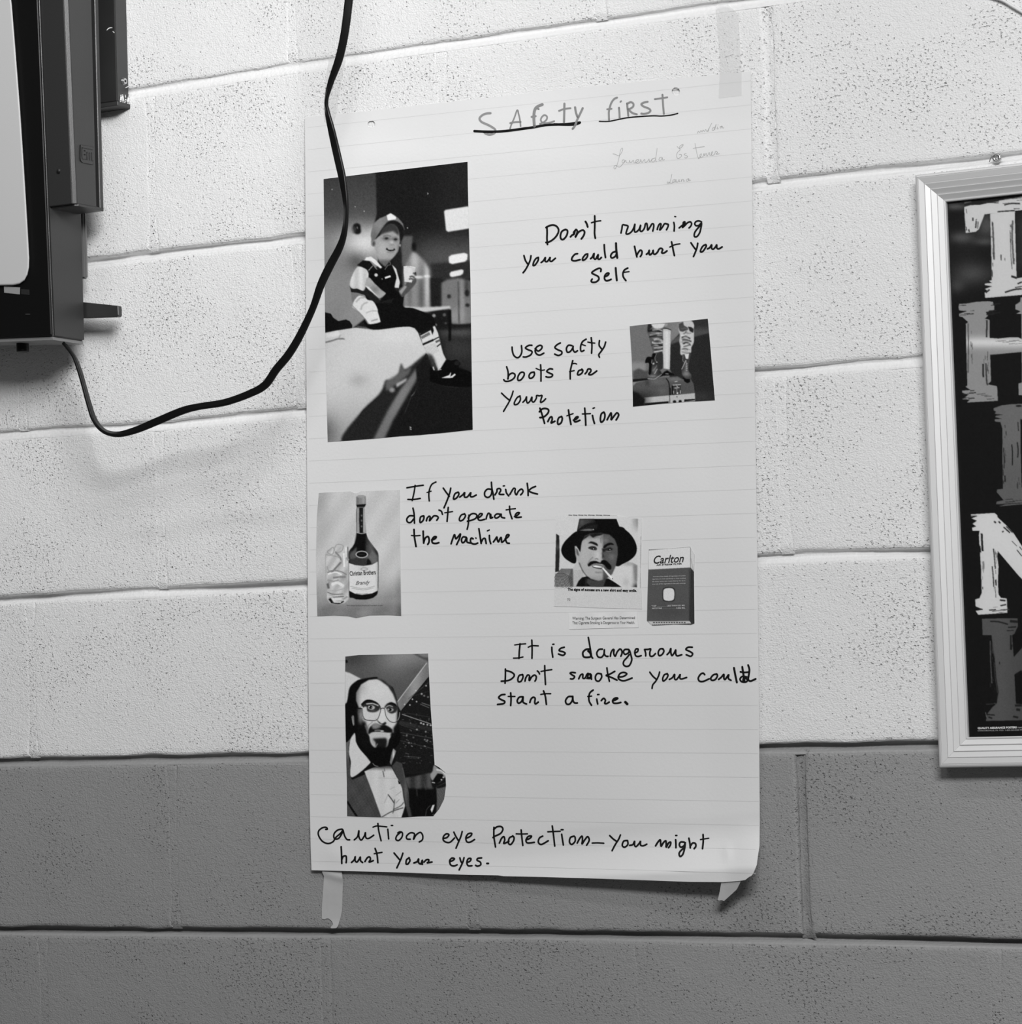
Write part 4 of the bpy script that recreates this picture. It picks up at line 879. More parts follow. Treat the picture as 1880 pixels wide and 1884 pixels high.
# glass with ice
p.poly([(212, 980), (235, 920), (330, 890), (520, 850), (535, 960), (535, 1200), (540, 1600), (480, 1650), (380, 1668), (280, 1655), (232, 1600), (225, 1250)], lambda U, W: 188 + 12 * np.sin(U / 23.0 + W / 37.0) - 26 * gauss(U, W, 500, 1350, 50, 120) - 25 * gauss(U, W, 260, 1400, 30, 120), .7)
for pts, wd, v in (([(240, 940), (320, 880), (330, 940), (300, 980), (240, 950)], 8, 130), ([(340, 930), (350, 870), (390, 838), (460, 858), (440, 930), (360, 960)], 7, 130), ([(215, 980), (330, 1000), (400, 1020), (440, 1080), (380, 1150), (320, 1200), (260, 1200), (240, 1140)], 12, 150), ([(430, 1085), (300, 1230)], 24, 118), ([(470, 960), (475, 1150)], 22, 232), ([(500, 880), (500, 1040)], 14, 232), ([(525, 870), (530, 1060)], 12, 90), ([(505, 1020), (535, 1060)], 30, 150), ([(350, 940), (420, 1020), (430, 1060)], 22, 130), ([(240, 1230), (330, 1200), (440, 1220), (510, 1260)], 16, 130), ([(250, 1250), (360, 1225), (440, 1260)], 16, 232), ([(320, 1300), (420, 1290), (500, 1290)], 26, 130), ([(240, 1330), (330, 1350), (400, 1330)], 20, 150), ([(300, 1400), (380, 1370), (470, 1420)], 40, 222), ([(245, 1380), (260, 1450)], 30, 96), ([(240, 1500), (330, 1530), (460, 1525)], 12, 110), ([(260, 1480), (400, 1470), (500, 1440)], 12, 170), ([(235, 1600), (245, 1620)], 6, 150), ([(214, 990), (222, 1250), (232, 1600)], 5, 140), ([(537, 1100), (540, 1590)], 6, 150), ([(270, 1590), (310, 1640)], 34, 24), ([(310, 1600), (440, 1590)], 34, 214), ([(320, 1570), (470, 1560)], 10, 90), ([(290, 1642), (400, 1655), (470, 1625)], 18, 30), ([(330, 1638), (430, 1640)], 12, 214), ([(460, 1600), (520, 1560)], 20, 150), ([(240, 1560), (300, 1560)], 16, 200)): p.line(pts, wd, v, .5)
p.poly([(90, 40), (560, 40), (600, 130), (640, 136), (690, 100), (1250, 60)], 222, .8, 0)
p.noise(4.0, .35, 6)
cut = sheet('bottle_advert_cutting', [(586.5, 907), (600, 906), (625, 905), (645, 904), (652, 907.5), (657, 907.5), (664, 904), (700, 902.5), (735.5, 901.3), (736, 1000), (737.5, 1100), (738, 1133), (715, 1131.5), (680, 1132), (655, 1137), (640, 1133.5), (615, 1132), (583.7, 1133.5), (582.6, 1090), (581.5, 1020), (583, 950)], .7, on(.0005), .0004, M_PRINT, chart, p, 205)
cut['label'] = 'magazine cutting of a brandy bottle beside a glass of ice'
pl = on(.0008)
def ct(T, x, y): return (T[0] + x / T[2], T[1] + y / T[2])
TB = (570, 890, 7.52)
pxtext('printed_words', 'Christian Brothers', ct(TB, 553, 1272), ct(TB, 912, 1252), 8.2, pl, M_TXT, cut, .02)
pxtext('printed_words', 'Brandy', ct(TB, 632, 1398), ct(TB, 835, 1385), 6.8, pl, M_TXTG, cut, .01, .5)
pxtext('printed_words', 'The Christian Brothers Brandy 80 Proof Mont La Salle', ct(TB, 505, 1692), ct(TB, 1005, 1692), 2.3, pl, M_TXTG, cut, .01)

# --- man in a hat
p = Pic(1014, 942, 1188, 1126, 3, 212); p.crop(1010, 930, 9.895)
p.poly([(110, 240), (1620, 240), (1605, 1495), (110, 1470)], lambda U, W: 208 - 60 * sst((U - 1460) / 160) * sst((560 - W) / 300) + 4 * sst((900 - W) / 400), .5)
p.poly([(130, 515), (185, 550), (192, 900), (180, 1200), (112, 1215)], lambda U, W: 38 + 30 * gauss(U, W, 160, 760, 40, 60), .5)
p.poly([(1120, 1260), (1240, 1090), (1430, 1010), (1540, 1050), (1605, 1090), (1600, 1490), (1300, 1480), (1100, 1330)], lambda U, W: 212 - 55 * sst((U - 1480) / 120) - 40 * gauss(U, W, 1450, 1060, 120, 40) - 110 * gauss(U, W, 1590, 1490, 70, 60) - 20 * gauss(U, W, 1400, 1400, 60, 80), .6)
p.poly([(1530, 1080), (1605, 1100), (1600, 1380), (1560, 1380)], 120, 1.5, .7)
# jacket check, collars
p.poly([(112, 1240), (250, 1190), (430, 1150), (440, 1475), (110, 1475)], 188, .4)
for i in range(-2, 22):
    p.line([(100 + i * 24, 1480), (150 + i * 22, 1300), (260 + i * 16, 1150)], 10, 34, .3, .8)
for i in range(13):
    p.line([(110, 1250 + i * 26), (260, 1240 + i * 28), (430, 1330 + i * 30)], 9, 34, .3, .75)
p.poly([(430, 1150), (530, 1000), (610, 1180), (650, 1290), (560, 1340), (490, 1475), (440, 1475)], 196, .5)
for i in range(14): p.line([(440, 1190 + i * 22), (620, 1180 + i * 20)], 5, 120, .3, .6)
p.poly([(410, 1160), (435, 1150), (445, 1475), (400, 1475), (340, 1330)], 60, 1.0, .5)
p.poly([(490, 1475), (540, 1370), (600, 1310), (680, 1290), (1080, 1330), (1200, 1400), (1320, 1485)], 18, .6)
for i in range(7): p.line([(655, 1340 + i * 20), (690, 1335 + i * 20)], 6, 90, .3, .6)
p.poly([(700, 1330), (880, 1370), (1040, 1330), (990, 1478), (760, 1478), (680, 1400)], 66, .9)
p.line([(1090, 1310), (1200, 1390), (1330, 1475)], 12, 215, .5)
# hat
p.poly([(480, 1050), (340, 1000), (250, 910), (222, 800), (270, 680), (380, 560), (510, 468), (800, 400), (1280, 385), (1400, 450), (1510, 560), (1580, 690), (1598, 800), (1570, 900), (1480, 990), (1350, 1060), (1215, 1100), (1000, 900), (560, 860)], 14, .5, sm=True)
p.poly([(510, 470), (555, 248), (1225, 248), (1285, 400), (1300, 700), (600, 700)], 14, .5)
p.poly([(510, 470), (555, 248), (1225, 248), (1270, 380), (1000, 500)], 14, .5)
p.poly([(555, 248), (820, 248), (860, 320), (700, 345), (600, 400), (515, 470), (530, 380)], lambda U, W: 62 - 30 * sst((U - 700) / 160) + 18 * gauss(U, W, 600, 300, 50, 60), .9)
p.line([(520, 460), (620, 380), (720, 330), (860, 315)], 12, 14, .5); p.poly([(560, 450), (640, 400), (760, 350), (880, 340), (880, 420), (700, 430)], 32, 1.0)
p.poly([(545, 455), (640, 432), (740, 424), (840, 440), (760, 462), (650, 462)], 110, .7); p.ell(806, 436, 8, 9, 200, .4)
# face
p.poly([(600, 640), (650, 560), (740, 520), (950, 505), (1100, 530), (1200, 620), (1250, 760), (1250, 900), (1215, 1100), (1150, 1250), (1040, 1340), (900, 1372), (760, 1340), (650, 1240), (560, 1080), (510, 1000), (480, 900), (465, 740), (500, 740), (560, 840), (590, 700)],
       lambda U, W: 176 + 24 * gauss(U, W, 880, 900, 60, 110) + 8 * gauss(U, W, 660, 900, 90, 150) - 88 * sst((U - 950) / 60) * sst((1290 - U) / 30) + 22 * gauss(U, W, 1140, 930, 60, 70) * sst((W - 850) / 60) - 36 * gauss(U, W, 760, 560, 200, 50) - 50 * gauss(U, W, 1150, 640, 120, 90) * 0 - 30 * gauss(U, W, 960, 600, 25, 70) + 30 * gauss(U, W, 1030, 620, 60, 70) - 20 * sst((W - 1250) / 100), .8)
p.poly([(600, 640), (650, 560), (740, 520), (860, 500), (1000, 500), (960, 540), (860, 560), (800, 590), (740, 540), (660, 600)], 30, .9)
p.poly([(560, 700), (600, 650), (640, 560), (600, 540), (520, 640), (540, 800), (565, 850), (575, 760)], 16, .8, sm=True)
p.line([(820, 600), (880, 580), (940, 600)], 10, 120, .8); p.line([(950, 560), (940, 620), (945, 690)], 12, 110, .8); p.line([(1000, 600), (1080, 600), (1130, 640)], 14, 90, 1.0)
p.poly([(490, 770), (520, 800), (540, 880), (550, 920), (510, 900), (495, 850)], 90, .9); p.line([(480, 750), (530, 800), (560, 860)], 10, 215, .6)
p.poly([(715, 690), (760, 655), (830, 670), (880, 700), (885, 740), (830, 715), (760, 690)], 26, .7, sm=True)
p.poly([(985, 760), (1020, 715), (1090, 680), (1150, 685), (1180, 720), (1120, 715), (1060, 740), (1010, 780)], 16, .7, sm=True)
p.poly([(715, 775), (760, 745), (830, 745), (875, 790), (840, 820), (780, 810)], 52, .7, sm=True); p.line([(715, 778), (770, 752), (850, 760)], 12, 24, .5); p.ell(808, 785, 26, 18, 30, .5); p.ell(810, 790, 8, 8, 235, .3); p.line([(740, 815), (800, 825), (840, 818)], 10, 205, .5)
p.poly([(960, 780), (1010, 790), (1060, 770), (1120, 760), (1170, 800), (1110, 830), (1040, 830), (990, 850), (965, 950), (1000, 960)], 36, 1.0); p.ell(1105, 800, 26, 18, 18, .5); p.ell(1108, 803, 8, 8, 225, .3); p.line([(1030, 828), (1090, 836), (1140, 826)], 10, 130, .6)
p.line([(970, 850), (985, 920), (1010, 960)], 22, 50, 1.2); p.line([(835, 975), (870, 968), (895, 985)], 12, 90, .7); p.ell(990, 960, 30, 16, 90, 1.0)
p.line([(800, 940), (740, 1000), (700, 1080)], 8, 90, .8)
p.poly([(715, 1060), (760, 1020), (850, 1010), (930, 1040), (960, 1000), (1030, 1000), (1100, 1060), (1135, 1110), (1120, 1165), (1060, 1150), (1000, 1080), (920, 1060), (820, 1060), (770, 1090), (720, 1110), (705, 1090)], 14, .7, sm=True)
p.poly([(770, 1080), (860, 1062), (960, 1080), (1010, 1110), (960, 1160), (860, 1140), (790, 1110)], 120, .7, sm=True); p.poly([(795, 1095), (860, 1092), (960, 1115), (955, 1132), (860, 1128), (800, 1112)], 240, .5); p.line([(790, 1115), (860, 1138), (955, 1150)], 10, 26, .45)
p.line([(840, 1215), (900, 1225), (960, 1215)], 14, 110, 1.0)
p.line([(545, 1040), (620, 1200), (720, 1320), (820, 1365)], 12, 30, .8)
p.poly([(960, 1135), (985, 1128), (1160, 1315), (1150, 1345), (1120, 1340)], 240, .45); p.line([(955, 1150), (1120, 1335)], 6, 110, .4); p.ell(1155, 1332, 9, 12, 60, .4)
# page parts
for a, b in ((355, 415), (435, 515), (530, 625), (640, 690), (705, 830), (850, 965), (985, 1110)): p.line([(a, 176), (b, 180)], 15, 40, .35, .8)
p.line([(1130, 182), (1235, 184)], 5, 150, .4)
p.poly([(100, 1500), (1690, 1500), (1690, 1880), (90, 1870)], lambda U, W: 206 + 0 * U, 1.0)
p.line([(1668, 560), (1662, 1500)], 6, 120, .4)
p.noise(4.0, .35, 8)
cut = sheet('hat_man_cutting', [(1021, 950), (1045, 946.2), (1100, 946.5), (1135, 948), (1150, 951.5), (1181, 954), (1180.5, 1000), (1178.5, 1050), (1180, 1090), (1181, 1120.5), (1150, 1119.8), (1100, 1118.5), (1060, 1116.5), (1019, 1115.5), (1019.5, 1080), (1020, 1050), (1021.5, 1000)], .7, on(.0005), .0006, M_PRINT, chart, p, 212)
cut['label'] = 'magazine cutting of a moustached man in a dark hat smoking'
TH = (1010, 930, 9.895)
pxtext('printed_caption', 'The signs of success are a new shirt and easy smile.', ct(TH, 335, 1548), ct(TH, 1597, 1570), 4.6, pl, M_TXT, cut, .05)
pxtext('page_number', '70', ct(TH, 328, 1735), ct(TH, 386, 1735), 4.6, pl, M_TXTG, cut, .0)

# --- warning strip
p = Pic(1040, 1120, 1182, 1162, 2, 213); p.crop(1030, 1000, 7.231)
p.poly([(100, 850), (1060, 850), (1060, 1170), (100, 1170)], lambda U, W: 213 + 4 * np.sin(U / 70), .3); p.noise(1.6, .5, 4)
cut = sheet('warning_cutting', [(1046, 1128), (1100, 1127.5), (1172, 1125), (1173.5, 1140), (1174.5, 1154.5), (1130, 1155.5), (1090, 1156.5), (1047, 1158)], 1.5, on(.0006), .0008, M_PRINT, chart, p, 210)
cut['label'] = 'printed strip with the health warning about smoking'
TW = (1030, 1000, 7.231)
pxtext('printed_words', 'Warning: The Surgeon General Has Determined', ct(TW, 165, 1012), ct(TW, 998, 1004), 5.0, on(.0009), M_TXTG, cut, .012)
pxtext('printed_words', 'That Cigarette Smoking Is Dangerous to Your Health.', ct(TW, 165, 1072), ct(TW, 995, 1066), 5.0, on(.0009), M_TXTG, cut, .012)

# --- cigarette packet
p = Pic(1186, 1002, 1284, 1156, 3, 82); p.crop(1030, 1000, 7.231)
p.poly([(1178, 85), (1735, 45), (1735, 320), (1175, 348)], 214, .4); p.poly([(1735, 45), (1795, 150), (1785, 380), (1735, 320)], 205, .4); p.poly([(1735, 318), (1785, 380), (1790, 1070), (1745, 1075), (1722, 1030)], 52, .5)
p.line([(1178, 88), (1735, 48), (1792, 150)], 4, 60, .35); p.line([(1737, 50), (1737, 320)], 5, 110, .4); p.line([(1738, 180), (1775, 375)], 4, 120, .4); p.line([(1178, 90), (1174, 348)], 4, 110, .3)
p.poly([(1172, 348), (1735, 320), (1725, 1032), (1160, 1032)], lambda U, W: 84 - 8 * gauss(U, W, 1450, 900, 300, 100), .4)
p.line([(1722, 340), (1722, 1030)], 5, 34, .4)
p.poly([(1170, 1035), (1725, 1032), (1745, 1062), (1215, 1085)], 192, .4)
for a in range(1240, 1660, 34): p.line([(a, 1050), (a + 22, 1050)], 14, 60, .3)
for a in range(1230, 1700, 26): p.line([(a, 1078), (a + 14, 1076)], 8, 70, .3)
RR = [(1363, 675), (1366, 620), (1385, 592), (1440, 580), (1500, 586), (1528, 615), (1534, 680), (1526, 745), (1500, 768), (1445, 775), (1385, 765), (1366, 735)]
p.poly(RR, 26, .5, sm=True); p.poly([(1448 + (x - 1448) * .87, 678 + (y - 678) * .88) for x, y in RR], 214, .45, sm=True)
p.noise(3.2, .35, 9)
cut = sheet('packet_cutting', [(1193.4, 1011), (1230, 1009), (1269.5, 1006), (1277.8, 1021), (1276.5, 1055), (1277.5, 1147), (1271, 1149.5), (1240, 1149), (1200, 1151), (1190, 1142), (1191, 1100), (1192.5, 1050)], .7, on(.0005), .0005, M_PRINT, chart, p, 210)
cut['label'] = 'cut out picture of a cigarette packet, pale top and dark front'
pxtext('printed_words', 'Carlton', ct(TW, 1248, 268), ct(TW, 1652, 245), 14.5, pl, M_TXT, cut, .015, .35)
pxtext('printed_words', 'AIR STREAM FILTER', ct(TW, 1280, 297), ct(TW, 1620, 278), 2.8, pl, M_TXT, cut, .03, .2)
for i, t in enumerate(('because of the design of cigarettes of Carlton', 'cigarettes are made specifically to retain smoking', 'the most recent test results filed by the Govt.', 'one and of the cigarettes in the pack average')):
    pxtext('printed_words', t, ct(TW, 1228 + (12 if i == 0 else 0), 447 + i * 33), ct(TW, 1672, 434 + i * 33), 2.0, pl, M_TXTW, cut, .0)
pxtext('printed_words', '"TAR" . . . . . . . . . . LESS THAN 0.01 MG.', ct(TW, 1218, 840), ct(TW, 1665, 832), 2.6, pl, M_TXTW, cut, .01)
pxtext('printed_words', 'NICOTINE . . . . . . . . . . . . . 0.002 MG.', ct(TW, 1225, 872), ct(TW, 1668, 866), 2.6, pl, M_TXTW, cut, .01)

# --- bearded man with glasses
p = Pic(630, 1196, 826, 1508, 3, 20); p.crop(620, 1190, 8.545)
p.poly([(120, 80), (1450, 80), (1450, 320), (960, 880), (880, 640), (600, 480), (400, 520), (120, 380)], lambda U, W: 84 + 40 * sst((U - 500) / 500) * sst((400 - W) / 300) + 22 * gauss(U, W, 900, 300, 350, 200) - 20 * gauss(U, W, 250, 180, 200, 120), .8)
p.poly([(1180, 100), (1450, 90), (1450, 240), (1340, 190)], 78, 1.2); p.poly([(1240, 105), (1450, 90), (1450, 170), (1350, 160)], 118, 1.0)
p.ell(150, 230, 18, 26, 16, .6)
p.poly([(120, 385), (200, 410), (400, 515), (320, 530), (230, 640), (160, 860), (120, 960)], 200, .8)
# rack of equipment
p.poly([(1450, 460), (1550, 460), (1560, 2000), (900, 2000), (940, 1100), (1000, 1010), (1100, 900)], 26, .8)
p.poly([(945, 860), (1410, 245), (1440, 262), (1445, 470), (1005, 1015), (960, 940)], lambda U, W: 132 + 16 * np.sin(U / 60), .6); p.line([(950, 865), (1412, 250)], 12, 190, .5)
p.line([(1010, 1010), (1440, 480)], 14, 12, .5)
for x, y in ((1240, 688), (1062, 905), (1145, 915), (1250, 862), (1400, 612), (1185, 825)): p.ell(x, y, 12, 12, 190, .5)
rr = random.Random(4)
for a, b, wd, v in (((1020, 1060), (1480, 1215), 9, 190), ((1090, 1040), (1480, 1110), 7, 60), ((1180, 780), (1440, 700), 7, 50), ((1330, 880), (1460, 925), 10, 120), ((1310, 900), (1450, 960), 10, 110), ((960, 1340), (1500, 1440), 7, 90), ((980, 1470), (1500, 1600), 8, 70), ((1120, 820), (1440, 560), 8, 70), ((980, 1190), (1250, 1250), 60, 46), ((1260, 1260), (1500, 1300), 60, 40), ((1000, 1230), (1300, 1320), 10, 60), ((1050, 1720), (1320, 1740), 9, 80), ((1100, 1750), (1300, 1760), 8, 55)): p.line([a, b], wd, v, .5)
for _ in range(90):
    x, y = rr.uniform(990, 1500), rr.uniform(1000, 1850)
    if y < 1010 + (1440 - x) * 0: continue
    p.line([(x, y), (x + rr.uniform(8, 34), y + rr.uniform(0, 9))], rr.uniform(5, 14), rr.choice((50, 60, 80, 110, 150)), .45)
for x, y, v in ((1330, 740, 170), (1370, 770, 120), (1430, 790, 110), (1255, 1300, 150), (1395, 1335, 130), (1320, 1200, 190), (1360, 1215, 190), (1420, 1225, 170), (1470, 1235, 180), (1095, 1390, 110), (1200, 1425, 90), (1380, 1460, 110), (1420, 1470, 120), (1130, 1510, 120)): p.ell(x, y, 16, 14, v, .6)
# jacket, shirt
p.poly([(120, 1490), (220, 1420), (190, 1660), (220, 1900), (240, 2060), (560, 1930), (700, 2600), (720, 2700), (120, 2700)], lambda U, W: 70 + 4 * np.sin(U / 9 + W / 30) * np.sin(W / 11) + 5 * np.sin(U / 41 + 2) * np.sin(W / 57) + 30 * sst((1900 - W) / 300), .6)
p.line([(195, 1500), (190, 1680), (215, 1880), (230, 2080)], 14, 16, .6); p.line([(160, 2430), (240, 2560), (320, 2680)], 30, 12, .6)
p.poly([(230, 2060), (420, 1930), (560, 1830), (620, 1880), (500, 1980), (240, 2090)], 16, .6)
p.poly([(430, 1960), (560, 1900), (700, 1870), (850, 1880), (940, 2050), (1020, 2160), (1040, 2350), (1070, 2500), (1040, 2600), (1010, 2690), (700, 2690), (560, 2300)],
       lambda U, W: 204 - 120 * sst((1960 - W) / 80) * sst((700 - abs(U - 640)) / 500) + 4 * np.sin(U / 30), .6)
for pts, wd, v in (([(800, 2320), (860, 2400), (900, 2460)], 14, 40), ([(905, 2400), (890, 2560), (875, 2620)], 12, 70), ([(740, 2460), (800, 2330)], 6, 150), ([(880, 2560), (1000, 2500), (1050, 2440)], 12, 70), ([(700, 2680), (860, 2590), (1040, 2530)], 14, 60), ([(830, 2240), (910, 2200)], 6, 150), ([(920, 2340), (1010, 2270)], 7, 140), ([(920, 2460), (980, 2400)], 7, 130), ([(720, 1950), (740, 2050)], 10, 40), ([(640, 2062), (940, 2068)], 5, 160), ([(740, 1900), (750, 1960)], 12, 90)): p.line(pts, wd, v, .6)
p.poly([(860, 1880), (930, 1800), (1020, 1830), (1060, 2000), (1090, 2150), (1130, 2300), (1140, 2500), (1195, 2680), (1130, 2690), (1080, 2500), (1030, 2240), (960, 2080)], lambda U, W: 66 + 26 * gauss(U, W, 1080, 2250, 30, 200), .7)
p.line([(1030, 1900), (1060, 2050), (1110, 2230), (1135, 2420)], 5, 110, .5); p.poly([(955, 2090), (1000, 2150), (970, 2160)], 12, .4)
p.poly([(270, 1340), (210, 1460), (186, 1660), (215, 1800), (235, 2050), (540, 1800), (440, 1700), (330, 1560)], 206, .6, sm=True)
p.poly([(880, 1590), (930, 1640), (850, 1860), (820, 1800), (830, 1720)], lambda U, W: 120 + 90 * gauss(U, W, 890, 1700, 20, 90), .6)
# beard and hair
p.poly([(120, 960), (160, 860), (200, 640), (320, 530), (430, 500), (560, 480), (640, 490), (420, 600), (320, 760), (330, 960), (400, 1400), (500, 1500), (900, 1400), (945, 1200), (1000, 1400), (950, 1560), (870, 1620), (810, 1840), (640, 1890), (560, 1850), (400, 1640), (300, 1500), (285, 1350), (130, 1490)], 12, .8, sm=True)
p.line([(560, 1830), (600, 1870), (650, 1880)], 10, 160, .6)
p.poly([(235, 1080), (265, 1080), (275, 1240), (245, 1210)], 128, .7); p.line([(232, 1100), (258, 1240)], 8, 180, .5)
# face
p.poly([(300, 720), (380, 590), (500, 520), (620, 508), (740, 540), (850, 640), (910, 760), (945, 900), (950, 1000), (940, 1200), (900, 1350), (820, 1450), (700, 1500), (560, 1480), (480, 1370), (380, 1220), (330, 1050), (340, 950), (300, 850)],
       lambda U, W: 204 - 74 * sst((400 - U) / 110) - 26 * gauss(U, W, 380, 640, 80, 100) + 6 * gauss(U, W, 640, 700, 150, 130) - 60 * sst((U - 900) / 50) * sst((W - 950) / 100) - 90 * sst((430 - U) / 60) * sst((W - 1150) / 120), .9)
p.poly([(640, 500), (740, 530), (860, 640), (920, 760), (950, 920), (980, 1000), (950, 1000), (925, 860), (880, 740), (800, 620)], 30, 1.2)
p.poly([(320, 960), (390, 960), (400, 1130), (450, 1330), (380, 1400), (330, 1200)], lambda U, W: 60 + 70 * gauss(U, W, 370, 1080, 30, 100), 1.4)
p.poly([(385, 960), (400, 890), (460, 840), (540, 840), (640, 890), (680, 950), (640, 1010), (560, 1030), (480, 1010), (460, 940)], lambda U, W: 42 + 30 * gauss(U, W, 560, 1000, 60, 20), .9, sm=True)
p.poly([(740, 960), (780, 900), (850, 870), (920, 900), (950, 960), (930, 1020), (860, 1050), (800, 1020), (770, 960)], 44, .9, sm=True)
p.line([(460, 900), (560, 892), (650, 925)], 16, 205, .6); p.line([(770, 950), (820, 925), (880, 945)], 12, 190, .6)
p.ell(540, 955, 56, 34, 176, .7); p.ell(528, 950, 28, 28, 20, .6); p.ell(505, 940, 8, 8, 240, .35); p.ell(545, 955, 6, 6, 200, .35)
p.ell(838, 990, 50, 30, 158, .7); p.ell(832, 988, 26, 26, 20, .6); p.ell(815, 985, 7, 7, 235, .35)
p.poly([(380, 900), (460, 835), (560, 842), (650, 890), (620, 890), (540, 868), (460, 875), (400, 920)], 14, .6, sm=True); p.poly([(780, 900), (850, 872), (920, 900), (945, 950), (900, 920), (840, 905)], 14, .6)
G1 = [(395, 950), (402, 1060), (440, 1140), (540, 1162), (620, 1150), (660, 1090), (685, 980), (660, 915), (600, 890)]
p.line(G1, 9, 40, .4); p.line([(395, 945), (405, 1060), (430, 1120)], 6, 170, .4)
p.line([(750, 975), (770, 1090), (830, 1170), (900, 1190), (950, 1165), (985, 1100), (990, 1020), (960, 960)], 9, 40, .4); p.line([(985, 1030), (975, 1110), (950, 1160)], 7, 200, .4)
p.line([(680, 985), (710, 965), (750, 972)], 12, 30, .4); p.line([(690, 995), (745, 1000)], 10, 200, .4); p.line([(310, 968), (392, 968)], 18, 16, .5); p.ell(392, 950, 12, 14, 220, .4)
p.line([(405, 1130), (470, 1150), (600, 1160)], 6, 60, .4)
p.poly([(600, 1120), (640, 1160), (700, 1210), (760, 1180), (780, 1200), (740, 1240), (660, 1200)], 36, .8); p.poly([(700, 1010), (740, 1020), (760, 1150), (720, 1200), (660, 1160), (680, 1080)], 214, .9)
p.poly([(490, 1330), (520, 1260), (600, 1210), (680, 1230), (760, 1230), (860, 1290), (880, 1340), (800, 1350), (700, 1340), (600, 1340), (500, 1370)], 18, 1.0, sm=True)
p.poly([(540, 1230), (600, 1190), (680, 1230), (690, 1260), (620, 1290), (560, 1290)], 150, 1.4, .85); p.line([(480, 1290), (500, 1230), (560, 1180)], 8, 110, .8)
p.line([(590, 1320), (660, 1312), (740, 1330)], 20, 120, .7); p.ell(706, 1325, 26, 10, 200, .5)
p.poly([(880, 1280), (940, 1200), (950, 1340), (900, 1450), (850, 1460), (840, 1380)], 16, 1.4)
p.poly([(430, 1160), (480, 1300), (500, 1500), (560, 1600), (480, 1650), (340, 1450), (330, 1200), (380, 1230)], 16, 2.0, sm=True)
p.line([(440, 1230), (470, 1300), (480, 1360)], 16, 130, 1.2); p.line([(880, 1260), (880, 1350)], 16, 160, 1.2)
p.poly([(515, 1400), (540, 1350), (640, 1345), (760, 1360), (830, 1400), (820, 1450), (790, 1560), (740, 1590), (640, 1600), (560, 1560), (520, 1480)], 190, 1.0, sm=True)
p.poly([(560, 1450), (620, 1440), (700, 1435), (780, 1450), (770, 1600), (700, 1640), (620, 1600), (600, 1500)], 26, 1.6, sm=True); p.line([(640, 1520), (600, 1580)], 12, 150, .8); p.line([(560, 1460), (570, 1540)], 12, 150, 1.0)
p.poly([(560, 1610), (640, 1570), (800, 1590), (850, 1500), (870, 1620), (800, 1800), (620, 1840), (480, 1700)], 12, 1.2)
# arm and hand at right
p.poly([(1060, 2060), (1240, 2030), (1460, 1980), (1490, 2180), (1560, 2300), (1200, 2360), (1130, 2240)], lambda U, W: 66 + 16 * np.sin(U / 28) - 30 * sst((W - 2180) / 120), 1.0)
p.poly([(1130, 2230), (1560, 2240), (1570, 2450), (1500, 2700), (1180, 2700), (1130, 2400)], 14, 1.4); p.line([(1240, 2100), (1260, 2350)], 10, 70, 1.0); p.line([(1360, 2120), (1400, 2250)], 10, 80, 1.0)
p.poly([(1465, 2000), (1500, 1960), (1530, 1860), (1640, 1900), (1730, 1960), (1735, 2050), (1680, 2060), (1640, 2110), (1560, 2140), (1480, 2080)], 150, .9, sm=True)
p.poly([(1530, 1860), (1600, 1880), (1730, 1970), (1730, 2000), (1600, 1920)], 20, .6); p.line([(1560, 1930), (1640, 1950), (1720, 2020)], 26, 210, .8); p.poly([(1580, 1990), (1660, 2000), (1680, 2050), (1640, 2110), (1560, 2160), (1500, 2110)], 14, .7)
p.line([(1490, 2130), (1540, 2140)], 14, 200, .5); p.ell(1670, 2050, 12, 12, 200, .4); p.ell(1640, 2090, 12, 12, 200, .4)
p.poly([(1560, 2200), (1740, 2120), (1740, 2260), (1700, 2500), (1560, 2640), (1570, 2400)], lambda U, W: 88 + 9 * np.sin(U / 6.3 + W / 19) * np.sin(W / 7.1), .8); p.poly([(1560, 2200), (1730, 2130), (1700, 2200), (1580, 2230)], 20, .8)
p.poly([(1470, 2560), (1500, 2490), (1535, 2480), (1510, 2560), (1490, 2610)], 215, .5); p.line([(1390, 2680), (1410, 2560), (1470, 2490)], 5, 110, .5); p.line([(1500, 2640), (1530, 2630)], 10, 90, .4)
p.noise(4.0, .35, 12)
sheet('photo_cutting', [(635.2, 1208), (660, 1205), (720, 1204), (787.5, 1202.3), (789, 1240), (792, 1300), (797, 1370), (799.5, 1407), (808, 1412), (819, 1421), (820.5, 1445), (817, 1470), (808, 1488), (797, 1501.5), (770, 1502), (740, 1504), (700, 1503.5), (660, 1502.5), (638.6, 1501.5), (638, 1440), (636, 1360), (634.5, 1280)], .7, on(.0005), .0004, M_PRINT, chart, p, 203)['label'] = 'photo cutting of a bearded bald man in glasses'


# ------------------------------------------------------------------ framed poster on the right
def proj(P):
    q = (np.array(P, float) - CC) @ RM
    return np.stack([940 - CF * q[..., 0] / q[..., 2], 942 + CF * q[..., 1] / q[..., 2]], -1)


def fo(u, v, X):
    """offset from the wall and height of pixel (u, v) on the plane X = const"""
    q = wx(u, v, X); return -q[1], q[2]


